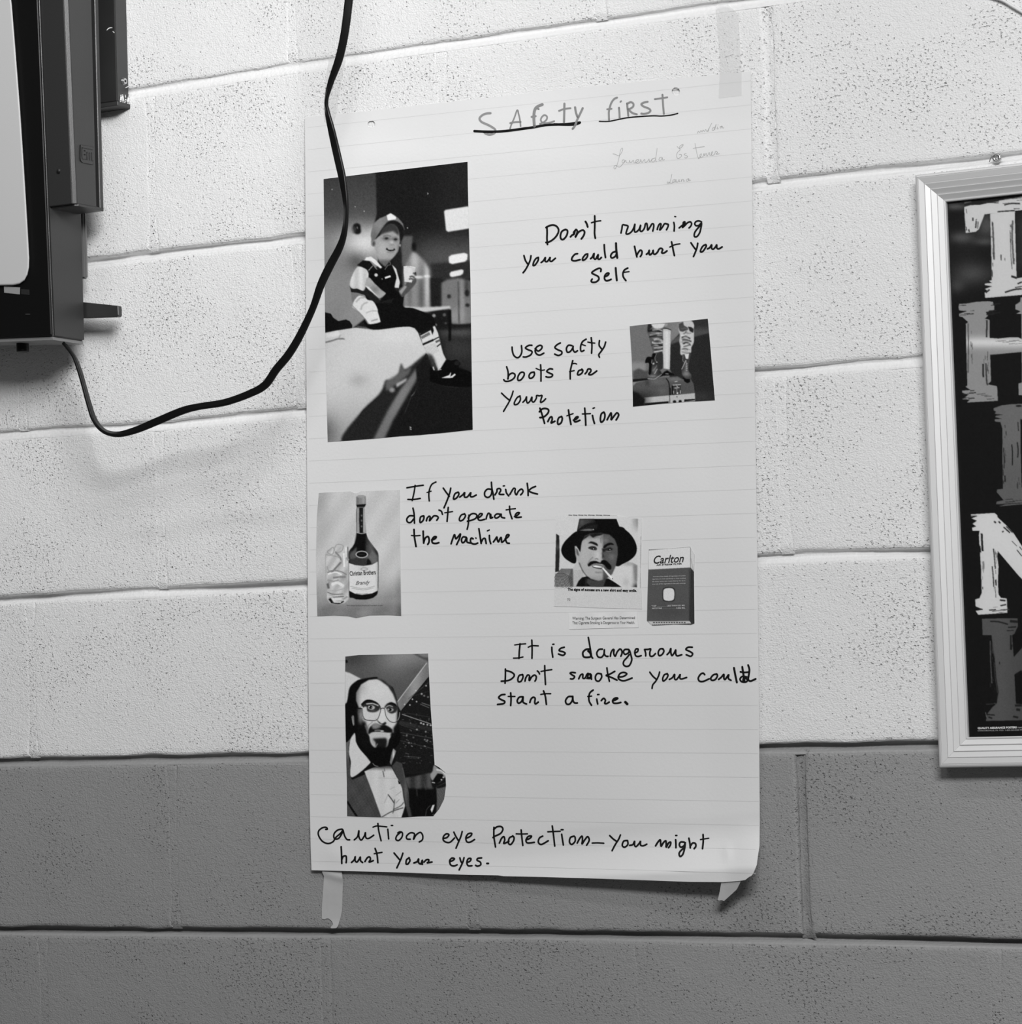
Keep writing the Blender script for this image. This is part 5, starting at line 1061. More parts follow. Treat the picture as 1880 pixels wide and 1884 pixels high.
FX0 = float(wp(1725, 1413, .024)[0]) + .0005; FZ0 = float(wp(1725, 1413, .024)[2]); FZ1 = float(wp(1680, 321.5, .024)[2]); FX1 = FX0 + .276
fr = thing('framed_poster', 'aluminium framed black poster with large brushed letters hanging right of flip chart', 'poster')
PR = [(0, .001), (0, .0205), (.0012, .0228), (.0030, .0232), (.0034, .0226), (.0042, .0232), (.0094, .0222), (.0098, .0218), (.0108, .0226), (.0158, .0208), (.0162, .0204), (.0171, .0216),
      (.0221, .0188), (.0225, .0184), (.0234, .0198), (.0284, .0168), (.0288, .0164), (.0296, .0174), (.0306, .0172), (.0310, .0166), (.0310, .001)]
FW = .0310
def rail(c0, c1, n0, n1):
    """mitred rail between outer corners c0, c1; n0/n1 inward diagonals"""
    V, F = [], []
    k = len(PR)
    for c, n in ((c0, n0), (c1, n1)):
        for w_, h in PR: V.append((c[0] + n[0] * w_, -h, c[1] + n[1] * w_))
    for i in range(k - 1): F.append((i, i + 1, k + i + 1, k + i))
    F += [tuple(range(k)), tuple(range(2 * k - 1, k - 1, -1))]
    bm = bmesh.new(); vs = [bm.verts.new(v) for v in V]
    for f in F: bm.faces.new([vs[i] for i in f])
    return bm_obj('frame_rail', bm, M_ALU, fr)
bl, br, tl_, tr_ = (FX0, FZ0), (FX1, FZ0), (FX0, FZ1), (FX1, FZ1)
G = .00012
rail((bl[0], bl[1] + G), (tl_[0], tl_[1] - G), (1, 1), (1, -1)); rail(tl_, tr_, (1, -1), (-1, -1)); rail(tr_, br, (-1, -1), (-1, 1)); rail(bl, br, (1, 1), (-1, 1))
bm = bmesh.new(); bmesh.ops.create_cube(bm, size=1)
bmesh.ops.scale(bm, vec=(FX1 - FX0 - .012, .003, FZ1 - FZ0 - .012), verts=bm.verts); bmesh.ops.translate(bm, vec=((FX0 + FX1) / 2, -.0090, (FZ0 + FZ1) / 2), verts=bm.verts)
bm_obj('backing_board', bm, simple('backing_card', .18, .8), fr)
PD = .0120
x0, x1, z0, z1 = FX0 + FW - .003, FX1 - FW + .003, FZ0 + FW - .003, FZ1 - FW + .003
cs = proj([(x0, -PD, z0), (x0, -PD, z1), (x1, -PD, z1), (x1, -PD, z0)])
p = Pic(cs[:, 0].min() - 3, cs[:, 1].min() - 3, cs[:, 0].max() + 3, cs[:, 1].max() + 3, 2, 20)
p.crop(1720, 340, 8.5625)
rr = random.Random(11)
BG = lambda U, W: 20 + 52 * gauss(U, W, 320, 340, 200, 60) + 46 * gauss(U, W, 420, 830, 190, 90) + 34 * gauss(U, W, 780, 900, 160, 60) + 40 * gauss(U, W, 600, 1400, 330, 170) + 30 * gauss(U, W, 350, 1600, 120, 110) + 50 * gauss(U, W, 820, 640, 160, 200) + 44 * gauss(U, W, 1600, 700, 300, 330) + 26 * gauss(U, W, 1600, 1200, 400, 260) + 10 * gauss(U, W, 500, 1000, 300, 700)  # cloudy patches: room reflections in the glass, painted into the print
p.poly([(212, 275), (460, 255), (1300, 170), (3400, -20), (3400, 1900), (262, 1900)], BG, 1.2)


def streaks(x0, x1, y0, y1, n, v, ver=True, w0=5, w1=12, l0=30, l1=110, lean=.03):
    for _ in range(n):
        x, y = rr.uniform(x0, x1), rr.uniform(y0, y1); L = rr.uniform(l0, l1); wd = rr.uniform(w0, w1)
        p.line([(x, y), (x + L * lean + rr.uniform(-3, 3), y + L)] if ver else [(x, y), (x + L, y - L * .07 + rr.uniform(-3, 3))], wd, v, .35, .9)


def serif(pts, v):
    p.poly(pts, v, .4)


LV = 188
# T
serif([(462, 350), (560, 320), (700, 318), (860, 280), (1000, 250), (1370, 190), (1740, 150), (1745, 560), (1680, 590), (1560, 400), (1500, 385), (1258, 410), (1262, 440), (868, 455), (780, 465), (690, 700), (640, 740), (560, 750), (482, 760), (480, 640), (465, 500)], LV)
p.line([(462, 285), (575, 268)], 34, 90, .5); p.poly([(460, 300), (600, 255), (760, 250), (1000, 230), (1010, 265), (720, 300), (460, 330)], 34, .5, .8)
serif([(868, 455), (1255, 420), (1268, 900), (1285, 1475), (1420, 1450), (1430, 1700), (1370, 1735), (790, 1782), (782, 1700), (840, 1680), (785, 1640), (900, 1600), (782, 1580), (790, 1555), (895, 1545), (850, 1515), (895, 1500), (885, 1000)], LV)
for a in (([(985, 425), (1100, 415), (1255, 408)], 20), ([(1090, 318), (1200, 295), (1340, 300)], 22), ([(1240, 380), (1330, 375)], 10), ([(750, 275), (1000, 285)], 14), ([(1100, 1695), (1250, 1650), (1370, 1640)], 26), ([(1260, 1620), (1370, 1600)], 16), ([(1200, 1440), (1290, 1470)], 34), ([(800, 1700), (860, 1650)], 24), ([(1300, 1560), (1370, 1530)], 24), ([(595, 520), (595, 570)], 22), ([(645, 545), (655, 555)], 22), ([(650, 570), (640, 680)], 22), ([(680, 580), (670, 690)], 12), ([(490, 660), (500, 720)], 12), ([(530, 700), (540, 745)], 20), ([(490, 380), (500, 450)], 8), ([(1040, 1100), (1042, 1190)], 16), ([(1100, 1150), (1102, 1200)], 8)): p.line(a[0], a[1], 46, .4)
p.line([(905, 590), (915, 760), (925, 1000), (930, 1180)], 24, 50, .5, .85); p.line([(1225, 560), (1215, 800), (1225, 1000), (1240, 1250)], 26, 60, .5, .8); p.line([(1190, 850), (1195, 1100), (1215, 1330)], 12, 60, .4, .8)
streaks(890, 935, 560, 1350, 10, 60); streaks(1180, 1250, 560, 1300, 10, 70); streaks(1040, 1700, 200, 300, 8, 70, False, 5, 10, 80, 200)
# H
p.crop(1720, 540, 8.5625); H_ = lambda U, W: 136 + 62 * gauss(U, W, 1000, 770, 2000, 90)  # bright band at the crossbar is a glass reflection painted in
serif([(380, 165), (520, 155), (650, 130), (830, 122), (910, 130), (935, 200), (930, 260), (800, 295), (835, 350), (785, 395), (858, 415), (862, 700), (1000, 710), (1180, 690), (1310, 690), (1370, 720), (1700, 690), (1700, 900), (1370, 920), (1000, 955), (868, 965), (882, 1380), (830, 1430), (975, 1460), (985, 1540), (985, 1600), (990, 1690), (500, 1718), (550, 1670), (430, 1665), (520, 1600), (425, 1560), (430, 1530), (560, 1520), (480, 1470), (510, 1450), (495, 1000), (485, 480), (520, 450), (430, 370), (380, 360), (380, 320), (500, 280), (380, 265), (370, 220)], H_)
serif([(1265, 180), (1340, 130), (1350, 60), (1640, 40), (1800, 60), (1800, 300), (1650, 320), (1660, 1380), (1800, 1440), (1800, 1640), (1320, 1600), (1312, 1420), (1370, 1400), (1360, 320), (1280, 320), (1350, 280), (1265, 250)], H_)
p.line([(815, 420), (815, 560), (812, 690)], 26, 40, .4, .9); p.line([(520, 470), (525, 700), (525, 900), (520, 1250)], 16, 60, .5, .85); p.line([(755, 1110), (760, 1320)], 26, 34, .4); p.line([(800, 1100), (815, 1400), (835, 1430)], 22, 40, .5, .85)
streaks(560, 590, 560, 1100, 9, 70, True, 4, 9); streaks(770, 850, 900, 1350, 10, 55); streaks(385, 560, 150, 420, 7, 34, False, 6, 14, 60, 130); streaks(780, 920, 150, 350, 7, 36, False, 8, 18, 60, 130); streaks(430, 560, 1520, 1680, 6, 34, False, 8, 18, 50, 120); streaks(560, 860, 1540, 1670, 4, 50, False, 5, 10, 80, 150); streaks(860, 1350, 740, 800, 9, 110, False, 5, 12, 80, 180)
# I
p.crop(1720, 730, 8.5625); IV = lambda U, W: 102 - 10 * sst((W - 600) / 700)
serif([(925, 180), (1050, 135), (1220, 115), (1500, 110), (1560, 150), (1550, 330), (1430, 380), (1345, 350), (1350, 900), (1365, 1430), (1520, 1460), (1520, 1680), (1000, 1728), (1120, 1690), (960, 1690), (975, 1650), (1080, 1630), (970, 1500), (980, 1460), (1070, 1450), (1062, 1000), (1060, 500), (1030, 400), (940, 390), (940, 355), (1050, 345), (945, 320), (960, 300), (1070, 280), (940, 270), (960, 235), (925, 215)], IV)
p.line([(1210, 750), (1220, 900), (1218, 1080)], 18, 28, .4); p.line([(1295, 715), (1310, 850), (1300, 960)], 18, 28, .4); p.line([(1080, 800), (1090, 1000), (1085, 1130)], 16, 34, .4, .9); p.line([(1100, 1240), (1105, 1340)], 24, 34, .4, .9); p.line([(1305, 400), (1315, 540)], 14, 34, .4, .9)
streaks(1060, 1120, 430, 1400, 9, 40); streaks(1290, 1350, 1150, 1380, 4, 50); streaks(980, 1300, 1600, 1700, 6, 34, False, 6, 12, 100, 200); p.ell(1320, 145, 50, 16, 30, .5)
# N
p.crop(1720, 930, 8.5625); NV = 203
serif([(565, 140), (935, 118), (980, 150), (985, 185), (1120, 310), (1240, 440), (1370, 640), (1720, 1050), (1700, 420), (1620, 400), (1620, 140), (2080, 120), (2080, 380), (1960, 400), (1980, 1700), (1830, 1710), (1370, 1160), (1320, 1110), (990, 720), (980, 800), (1000, 960), (990, 1200), (1000, 1400), (1040, 1455), (1130, 1465), (1140, 1690), (680, 1722), (640, 1660), (760, 1640), (640, 1590), (632, 1480), (700, 1460), (735, 1380), (725, 1000), (705, 700), (690, 470), (700, 400), (590, 400), (585, 350), (650, 330), (590, 290), (660, 240), (575, 205), (680, 160), (568, 178)], NV)
p.line([(735, 440), (740, 560), (750, 720)], 30, 24, .45); p.line([(700, 640), (710, 740)], 34, 22, .5); p.line([(760, 880), (765, 1000)], 30, 110, .5, .8); p.line([(655, 165), (570, 165)], 12, 40, .4)
for a in (([(920, 680), (940, 860), (950, 1000)], 18), ([(900, 960), (915, 1100), (925, 1280)], 18), ([(955, 1170), (962, 1260)], 22), ([(750, 1280), (752, 1320)], 14), ([(955, 1350), (958, 1450)], 8), ([(930, 250), (960, 275)], 26), ([(1000, 250), (1030, 280)], 26), ([(1060, 405), (1075, 420)], 30), ([(1080, 340), (1180, 430)], 22), ([(1120, 330), (1220, 430)], 14), ([(1210, 560), (1290, 640)], 10), ([(1290, 700), (1370, 800)], 14), ([(1330, 650), (1370, 700)], 12), ([(850, 1650), (960, 1640)], 18), ([(1020, 1490), (1110, 1500)], 26), ([(1030, 1580), (1120, 1560)], 22), ([(650, 1620), (750, 1636)], 16), ([(900, 1670), (1100, 1640)], 10)): p.line(a[0], a[1], 30, .4, .9)
streaks(915, 985, 700, 1300, 10, 80, True, 4, 8); streaks(740, 775, 900, 1200, 4, 110, True, 4, 8); streaks(860, 1120, 1600, 1690, 6, 70, False, 4, 9, 40, 110)
# K
p.crop(1720, 1130, 8.5625); KV = lambda U, W: 84 - 10 * sst((U - 1000) / 400)
serif([(740, 72), (1000, 66), (1300, 66), (1305, 190), (1250, 310), (1215, 330), (1225, 500), (1240, 670), (1370, 530), (1640, 260), (1560, 220), (1560, 60), (1960, 50), (1960, 230), (1840, 260), (1480, 720), (1860, 1400), (1960, 1430), (1960, 1660), (800, 1682), (830, 1560), (900, 1470), (975, 1400), (950, 900), (890, 330), (750, 330)], KV)
p.poly([(1250, 950), (1360, 880), (1600, 1380), (1480, 1440), (1370, 1420), (1275, 1410)], 17, .5); p.poly([(1225, 330), (1305, 280), (1620, 260), (1370, 525), (1245, 670)], 17, .5)
p.poly([(855, 380), (890, 400), (940, 700), (965, 1000), (1000, 1230), (970, 1400), (885, 1420), (880, 1150), (865, 700)], 20, .6); p.line([(870, 420), (875, 700), (890, 1000), (895, 1090)], 14, 88, .4); p.line([(905, 450), (915, 620)], 16, 66, .5); p.line([(930, 760), (950, 1000), (985, 1240)], 9, 76, .5)
for a in (([(870, 115), (1000, 120), (1150, 160)], 22), ([(1180, 110), (1300, 120)], 40), ([(1150, 210), (1280, 200)], 22), ([(1130, 260), (1240, 255)], 12), ([(1195, 330), (1195, 560)], 26), ([(1210, 480), (1205, 560)], 20), ([(1015, 750), (1018, 790)], 14), ([(820, 1580), (940, 1590)], 20), ([(840, 1620), (900, 1640)], 26), ([(1230, 1610), (1310, 1630)], 30), ([(1260, 1440), (1370, 1440)], 34), ([(1280, 1500), (1340, 1510)], 40)): p.line(a[0], a[1], 24, .45, .85)
streaks(860, 990, 400, 1400, 12, 56, True, 4, 8, 30, 110); p.line([(797, 1545), (812, 1625)], 9, 120, .4); p.line([(800, 1420), (960, 1408)], 8, 70, .4)
# black margin
p.noise(2.0, .45, 21)
U0 = cs
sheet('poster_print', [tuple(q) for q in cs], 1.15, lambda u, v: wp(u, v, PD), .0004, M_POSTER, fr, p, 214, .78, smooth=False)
FT = (1720, 1130, 8.5625)
plf = lambda u, v: wp(u, v, PD + .0003)
pxtext('printed_words', 'QUALITY ASSURANCE POSTERS', ct(FT, 672, 1808), ct(FT, 1288, 1797), 3.3, plf, simple('bright_white_text', .78, .6), fr, .045)
pxtext('printed_words', '7262 MAIN AVENUE', ct(FT, 1300, 1797), ct(FT, 1620, 1790), 2.4, plf, M_TXTW, fr)
pxtext('printed_words', 'CONCORDVILLE, PA 19331 1-800-360-0260 PRINTED IN U.S.A.', ct(FT, 672, 1846), ct(FT, 1620, 1828), 2.4, plf, simple('dim_white_text', .38, .6), fr, .01)
gx = .0009
g = hexa(box_pts(x0, x1, -PD - .0020, -PD - .0010, z0, z1)); bm_obj('picture_glass', g, M_GLASS, fr)

# hook in the wall above the frame, with the end of its wire
hk = thing('picture_hook', 'small shiny metal hook with a bent wire just above the aluminium frame', 'hook')
hp = wp(1834, 290.5, .004); s_ = .0046
bm = bmesh.new()
n, m_n = 16, 8
vs = [[bm.verts.new((hp[0] + (s_ * .72 + s_ * .42 * math.cos(b)) * math.cos(a), hp[1] + s_ * .5 * math.sin(b), hp[2] + (s_ * .72 + s_ * .42 * math.cos(b)) * math.sin(a))) for b in np.linspace(0, 2 * math.pi, m_n, endpoint=False)] for a in np.linspace(0, 2 * math.pi, n, endpoint=False)]
for i in range(n):
    for j in range(m_n): bm.faces.new((vs[i][j], vs[(i + 1) % n][j], vs[(i + 1) % n][(j + 1) % m_n], vs[i][(j + 1) % m_n]))
bm_obj('hook_ring', bm, M_STEEL, hk, True)


def tube(name, pts, r, m, parent=None, n=8, rf=None):
    P = np.array(pts, float); V, F = [], []
    d = np.gradient(P, axis=0); d /= np.linalg.norm(d, axis=1)[:, None] + 1e-12
    for i, (q, t) in enumerate(zip(P, d)):
        a = np.cross(t, (0, 1, 0)); a /= np.linalg.norm(a) + 1e-12; b = np.cross(t, a)
        R_ = rf(i / (len(P) - 1)) if rf else r
        V += [q + R_ * (math.cos(x) * a + math.sin(x) * b) for x in np.linspace(0, 2 * math.pi, n, endpoint=False)]
    for i in range(len(P) - 1):
        for j in range(n): F.append((i * n + j, i * n + (j + 1) % n, (i + 1) * n + (j + 1) % n, (i + 1) * n + j))
    F += [tuple(range(n - 1, -1, -1)), tuple((len(P) - 1) * n + j for j in range(n))]
    bm = bmesh.new(); vv = [bm.verts.new(tuple(v)) for v in V]
    for f in F: bm.faces.new([vv[i] for i in f])
    return bm_obj(name, bm, m, parent, True)


def path(px, off):
    q = crom([(a, b, c * 1e4) for (a, b), c in zip(px, off)], False, 2.0); return wp(q[:, 0], q[:, 1], q[:, 2] / 1e4)


nail = hp + np.array([0, .0, 0])
tube('hook_screw', [(hp[0], .001, hp[2]), (hp[0], -.002, hp[2]), (hp[0], -.0060, hp[2]), (hp[0], -.0066, hp[2])], .0016, M_STEEL, hk, 10)
tube('wire_end', path([(1820, 298), (1822.5, 291), (1827, 287), (1832, 289)], [.003, .0035, .005, .006]), .00045, simple('dull_wire', .18, .5, metal=.6), hk)

# thin white cable on the wall, top right corner
wr = tube('wall_cable', path([(1700, -34), (1760, -22), (1812, -10), (1843, 0), (1862, 11), (1884, 24), (1940, 56), (2010, 90), (2100, 130), (2230, 170), (2400, 185), (2600, 180)], [.0045] * 12), .0016, M_WIRE)
tag(wr, 'thin white cable slanting across the wall in the top right corner', 'cable')

# ------------------------------------------------------------------ time terminal at the upper left
BK = .036
XS_ = float(wp(158, 625, BK)[0]); ZB = float(wp(158, 631, BK)[2])
fb, zb_ = fo(98, 622, XS_); ft, zt_ = fo(72, 0, XS_)
def foff(z): return fb + (ft - fb) * (z - zb_) / (zt_ - zb_)
def onf(u, v, e=0.0):
    o = fb
    for _ in range(4): o = foff(wp(u, v, o + e)[2])
    return wp(u, v, o + e)
ck = thing('time_clock', 'dark wall mounted time recorder with light grey cover, cord hanging beneath it', 'time clock')
XL, ZT = XS_ - .36, 2.26
zf = float(onf(98, 622)[2])
UF, UB = .018, .030      # the underside rises towards the left
bm = hexa([(XL, -foff(zf), zf + UF), (XS_, -foff(zf), zf), (XS_, -foff(ZT), ZT), (XL, -foff(ZT), ZT), (XL, -BK, ZB + UB), (XS_, -BK, ZB), (XS_, -BK, ZT), (XL, -BK, ZT)])
bevel(bm, .0035, 3); bm_obj('case', bm, M_CASE, ck)
bm = hexa([(XL + .002, -foff(zf + .004) - .0022, zf + .004 + UF), (XS_ - .0012, -foff(zf + .004) - .0022, zf + .004), (XS_ - .0012, -foff(ZT - .01) - .0022, ZT - .01), (XL + .002, -foff(ZT - .01) - .0022, ZT - .01),
           (XL + .002, -foff(zf + .004) + .002, zf + .004 + UF), (XS_ - .0012, -foff(zf + .004) + .002, zf + .004), (XS_ - .0012, -foff(ZT - .01) + .002, ZT - .01), (XL + .002, -foff(ZT - .01) + .002, ZT - .01)])
bevel(bm, .0008, 1); bm_obj('fascia', bm, M_BLK, ck)['label'] = 'black front plate'


def slab(name, outline, e0, e1, m, parent, inset=.0, rings=4, rad=.004):
    """rounded-over plate standing on the clock front"""
    O = np.array(outline, float); c = O.mean(0); V, F = [], []; n = len(O)
    d = np.roll(O, -1, 0) - np.roll(O, 1, 0); d /= np.linalg.norm(d, axis=1)[:, None]; nn = np.stack([-d[:, 1], d[:, 0]], 1)
    if ((O + nn - c) ** 2).sum() > ((O - nn - c) ** 2).sum(): nn = -nn
    lev = [(0, e0)] + [(rad * 1350 * (1 - math.cos(t)), e1 - rad * (1 - math.sin(t))) for t in np.linspace(0, math.pi / 2, rings)]
    for w_, e in lev: V += [onf(*(q + k * w_), e) for q, k in zip(O, nn)]
    for i in range(len(lev) - 1):
        for j in range(n): F.append((i * n + j, i * n + (j + 1) % n, (i + 1) * n + (j + 1) % n, (i + 1) * n + j))
    F.append(tuple((len(lev) - 1) * n + j for j in range(n)))
    bm = bmesh.new(); vv = [bm.verts.new(tuple(v)) for v in V]
    for f in F: bm.faces.new([vv[i] for i in f])
    return bm_obj(name, bm, m, parent)
PN = [(-330, -90), (10, -90), (17, -30), (22, 10), (30, 110), (37, 200), (43, 290), (48, 370), (51.5, 430), (54, 475), (53.5, 492), (50.5, 506), (45, 516), (36, 522.5), (24, 525), (-60, 527), (-330, 530)]
slab('cover', PN, .002, .0075, M_PANEL, ck, rad=.0028, rings=5)['label'] = 'light grey rounded cover'
slab('key', [(7, 526.5), (37, 529), (36.5, 542), (7.5, 539)], .001, .0034, M_TAB, ck, rad=.0006)['label'] = 'pale key below the cover'
slab('key', [(38.5, 532), (54, 533), (54, 543), (38.5, 541.5)], .001, .0028, simple('grey_key_plastic', .014, .5), ck, rad=.0005)['label'] = 'dark key beside the pale one'
sl = mesh('printed_mark', *ribbon(["47,578 55,578"], (0, 0, 1), lambda u, v: np.array([onf(a, b, .0026) for a, b in zip(u, v)]), 1.2), simple('dim_mark', .04, .6), ck)
# underside of the case, bounced light put into its paler grey
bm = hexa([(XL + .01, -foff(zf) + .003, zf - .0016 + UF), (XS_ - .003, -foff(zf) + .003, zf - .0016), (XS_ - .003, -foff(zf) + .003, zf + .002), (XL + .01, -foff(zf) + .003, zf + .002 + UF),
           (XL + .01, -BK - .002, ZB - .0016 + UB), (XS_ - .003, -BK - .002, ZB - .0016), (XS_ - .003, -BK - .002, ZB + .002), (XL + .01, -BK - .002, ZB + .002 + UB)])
bm_obj('lit_underside', bm, simple('bounce_lit_grey', .18, .5), ck)
kc = wp(41.5, 631, .072)
tube('knob', [kc + (0, 0, .004), kc + (0, 0, .001), kc + (0, 0, -.0095), kc + (0, 0, -.0106), kc + (0, 0, -.011)], .0075, M_BLK, ck, 20, lambda t: .0075 if t < .9 else .0066)
# rear housing, a little wider than the case
zr0 = float(wp(158, 513, .033)[2]); xr = float(wp(160.6, 500, .033)[0])
bm = hexa(box_pts(XL - .002, xr, -.0365, -.0302, zr0, ZT)); bevel(bm, .002, 2); bm_obj('rear_housing', bm, simple('grey_housing', .13, .45), ck)
# bracket to the wall, its plate sticks out at the right
pz0, pz1, pxr = float(wp(158, 584, .033)[2]), float(wp(158, 556, .033)[2]), float(wp(218, 570, .033)[0])
MP_ = [(120, 586), (215.5, 583), (218, 580), (217, 562.5), (120, 552.5)]
bm = bmesh.new(); va = [bm.verts.new(tuple(wp(a, b, .0362))) for a, b in MP_]; vb = [bm.verts.new(tuple(np.array(v.co) + (0, .008, 0))) for v in va]
for i in range(5): bm.faces.new((va[i], va[(i + 1) % 5], vb[(i + 1) % 5], vb[i]))
bm.faces.new(va[::-1]); bm.faces.new(vb); bevel(bm, .0008, 1); bm_obj('mounting_plate', bm, M_METAL, ck)
bm = hexa(box_pts(.00, .075, -.0300, -.0005, pz0 + .002, pz1 + .12)); bevel(bm, .001, 1); bm_obj('wall_bracket', bm, M_METAL, ck)
# badge reader on the right side of the case
fr_off = foff(1.95) - .0035
XR = float(wp(136.5, 373, fr_off)[0]); rb, zr = fo(178, 383.5, XR); rl, _ = fo(191, 386, XR)
def rf_(z): return foff(z) - .0030
RZ0, RZ1 = float(wp(136.5, 374, fr_off)[2]), 2.27
x_in = XS_ - .0005
ch = .0042
def prism(name, sec, z0, z1, m, bv=.0008):
    """vertical prism; sec(z) -> list of (x, off)"""
    a, b = sec(z0), sec(z1); n = len(a); bm = bmesh.new()
    va = [bm.verts.new((x, -o_, z0)) for x, o_ in a]; vb = [bm.verts.new((x, -o_, z1)) for x, o_ in b]
    for i in range(n): bm.faces.new((va[i], va[(i + 1) % n], vb[(i + 1) % n], vb[i]))
    bm.faces.new(va[::-1]); bm.faces.new(vb)
    if bv: bevel(bm, bv, 1)
    return bm_obj(name, bm, m, ck)
prism('card_reader', lambda z: [(x_in, rb), (x_in, rf_(z)), (XR - ch, rf_(z)), (XR, rf_(z) - ch * 1.1), (XR, rb)], RZ0, RZ1, M_CASE)['label'] = 'card reader box on the side of the case'
gap = max(.004, (rb - rl) * .48)
prism('reader_slot', lambda z: [(x_in, rb - gap), (x_in, rb + .001), (XR - .012, rb + .001), (XR - .012, rb - gap)], RZ0 + .001, RZ1, M_BLK, 0)['label'] = 'black card slot'
prism('reader_rail', lambda z: [(x_in, rl), (x_in, rb - gap), (XR, rb - gap), (XR, rl)], RZ0, RZ1, M_CASE)
prism('reader_foot', lambda z: [(x_in, rl), (x_in, rf_(z) - .004), (XR - .004, rf_(z) - .004), (XR, rf_(z) - .008), (XR, rl)], RZ0 - .0022, RZ0 + .0016, M_CASE, .0005)
# moulded emblem: rounded tile with three bold letters
def onr(u, v, e): return np.array([wx(a, b, XR + e) for a, b in zip(np.atleast_1d(u), np.atleast_1d(v))])
EM = [(148, 266), (147.5, 292), (148.5, 297), (152, 300), (172, 304), (172, 270)]
Vv = np.concatenate([onr([a for a, b in EM], [b for a, b in EM], .0002), onr([148.7, 148.2, 149.2, 152.5, 171.5, 171.5], [266.8, 291.7, 296.2, 299.0, 303.0, 270.8], .0012)])
k = len(EM); mesh('emblem_tile', Vv, [(i, (i + 1) % k, (i + 1) % k + k, i + k) for i in range(k)] + [tuple(range(k, 2 * k))], M_CASE, ck)
V, F = ribbon([("151,271.5 170,275.5", 1.2), ("151.2,272 151.6,291 158.5,293", 1.5), ("155.2,277.2 156.8,277.6", 2.0), ("155.3,284.4 157,284.9", 2.0), ("160.2,280 160.6,293.4", 1.4), ("164.6,281 165,294.6", 1.5), ("168.6,281 169.2,295 171.5,295.6", 1.5)], (0, 0, 1), lambda u, v: onr(u, v, .0015), 1.5)
mesh('emblem_letters', V, F, simple('emblem_recess', .006, .5), ck)['label'] = 'three bold letters in a rounded tile'
# screw hole on the reader front
hc = [onf(109, 314.5, -.0028), onf(109, 314.5, -.0045)]
tube('screw_hole', [hc[0], hc[0] + (hc[1] - hc[0]) * -.3], .0031, simple('deep_black', .002, .6), ck, 16)

# ------------------------------------------------------------------ rack behind it, close to the wall
rk = thing('card_rack', 'dark steel rack on the wall behind the time recorder, chipped paint at its foot', 'rack')
XK = float(wp(239.5, 192, .0)[0]); ko, kz = fo(217, 186, XK); XT = XK
kz0 = float(wp(239, 192, .001)[2])
kt = XS_ - .10
bm = hexa(box_pts(kt, XK - .001, -ko, -.0005, kz0, 2.30)); bevel(bm, .0012, 2); bm_obj('rack_body', bm, M_METAL, rk)
bm = hexa(box_pts(kt - .001, XK + .0006, -ko - .0016, -.0005, kz0 - .0052, kz0 + .0002)); bevel(bm, .0006, 1); bm_obj('rack_foot', bm, simple('worn_steel', .035, .5, metal=.2), rk)
sc = wx(228.5, 149.5, XK); 
bm = bmesh.new(); bmesh.ops.create_cone(bm, cap_ends=True, segments=18, radius1=.0048, radius2=.0036, depth=.0026); bmesh.ops.rotate(bm, matrix=Euler((0, math.pi / 2, 0)).to_matrix(), verts=bm.verts)
bmesh.ops.translate(bm, vec=(XK + .0005, sc[1], sc[2]), verts=bm.verts); s_o = bm_obj('screw', bm, M_STEEL, rk)
bm = bmesh.new(); bmesh.ops.create_cone(bm, cap_ends=True, segments=10, radius1=.0013, radius2=.0013, depth=.001); bmesh.ops.rotate(bm, matrix=Euler((0, math.pi / 2, 0)).to_matrix(), verts=bm.verts)
bmesh.ops.translate(bm, vec=(XK + .0018, sc[1], sc[2]), verts=bm.verts); bm_obj('screw_recess', bm, M_BLK, s_o)
SM = [("222,186 223,180 222.5,176", 3.4), ("226,187 226.5,182 225.5,175", 2.6), ("229.5,188 231,184", 3.6), ("231,179 230.5,175", 1.6), ("235,189 235.5,184 237,178", 3.2), ("236.5,172 237,169", 1.8), ("231,161.5 234,160 236.5,159", 1.3)]
V, F = ribbon(SM, (0, 0, 1), lambda u, v: np.array([wx(a, b, XK - .0006) for a, b in zip(u, v)]), 2.3)
mesh('paint_smear', V, F, M_MWHITE, rk)['label'] = 'smears of white wall paint'
V, F = ribbon(["197,55 201,51.5 206,51", "208,58 210,60"], (0, 0, 1), lambda u, v: np.array([wp(a, b, ko + .0004) for a, b in zip(u, v)]), 1.6)
mesh('paint_smear', V, F, M_MWHITE, rk)

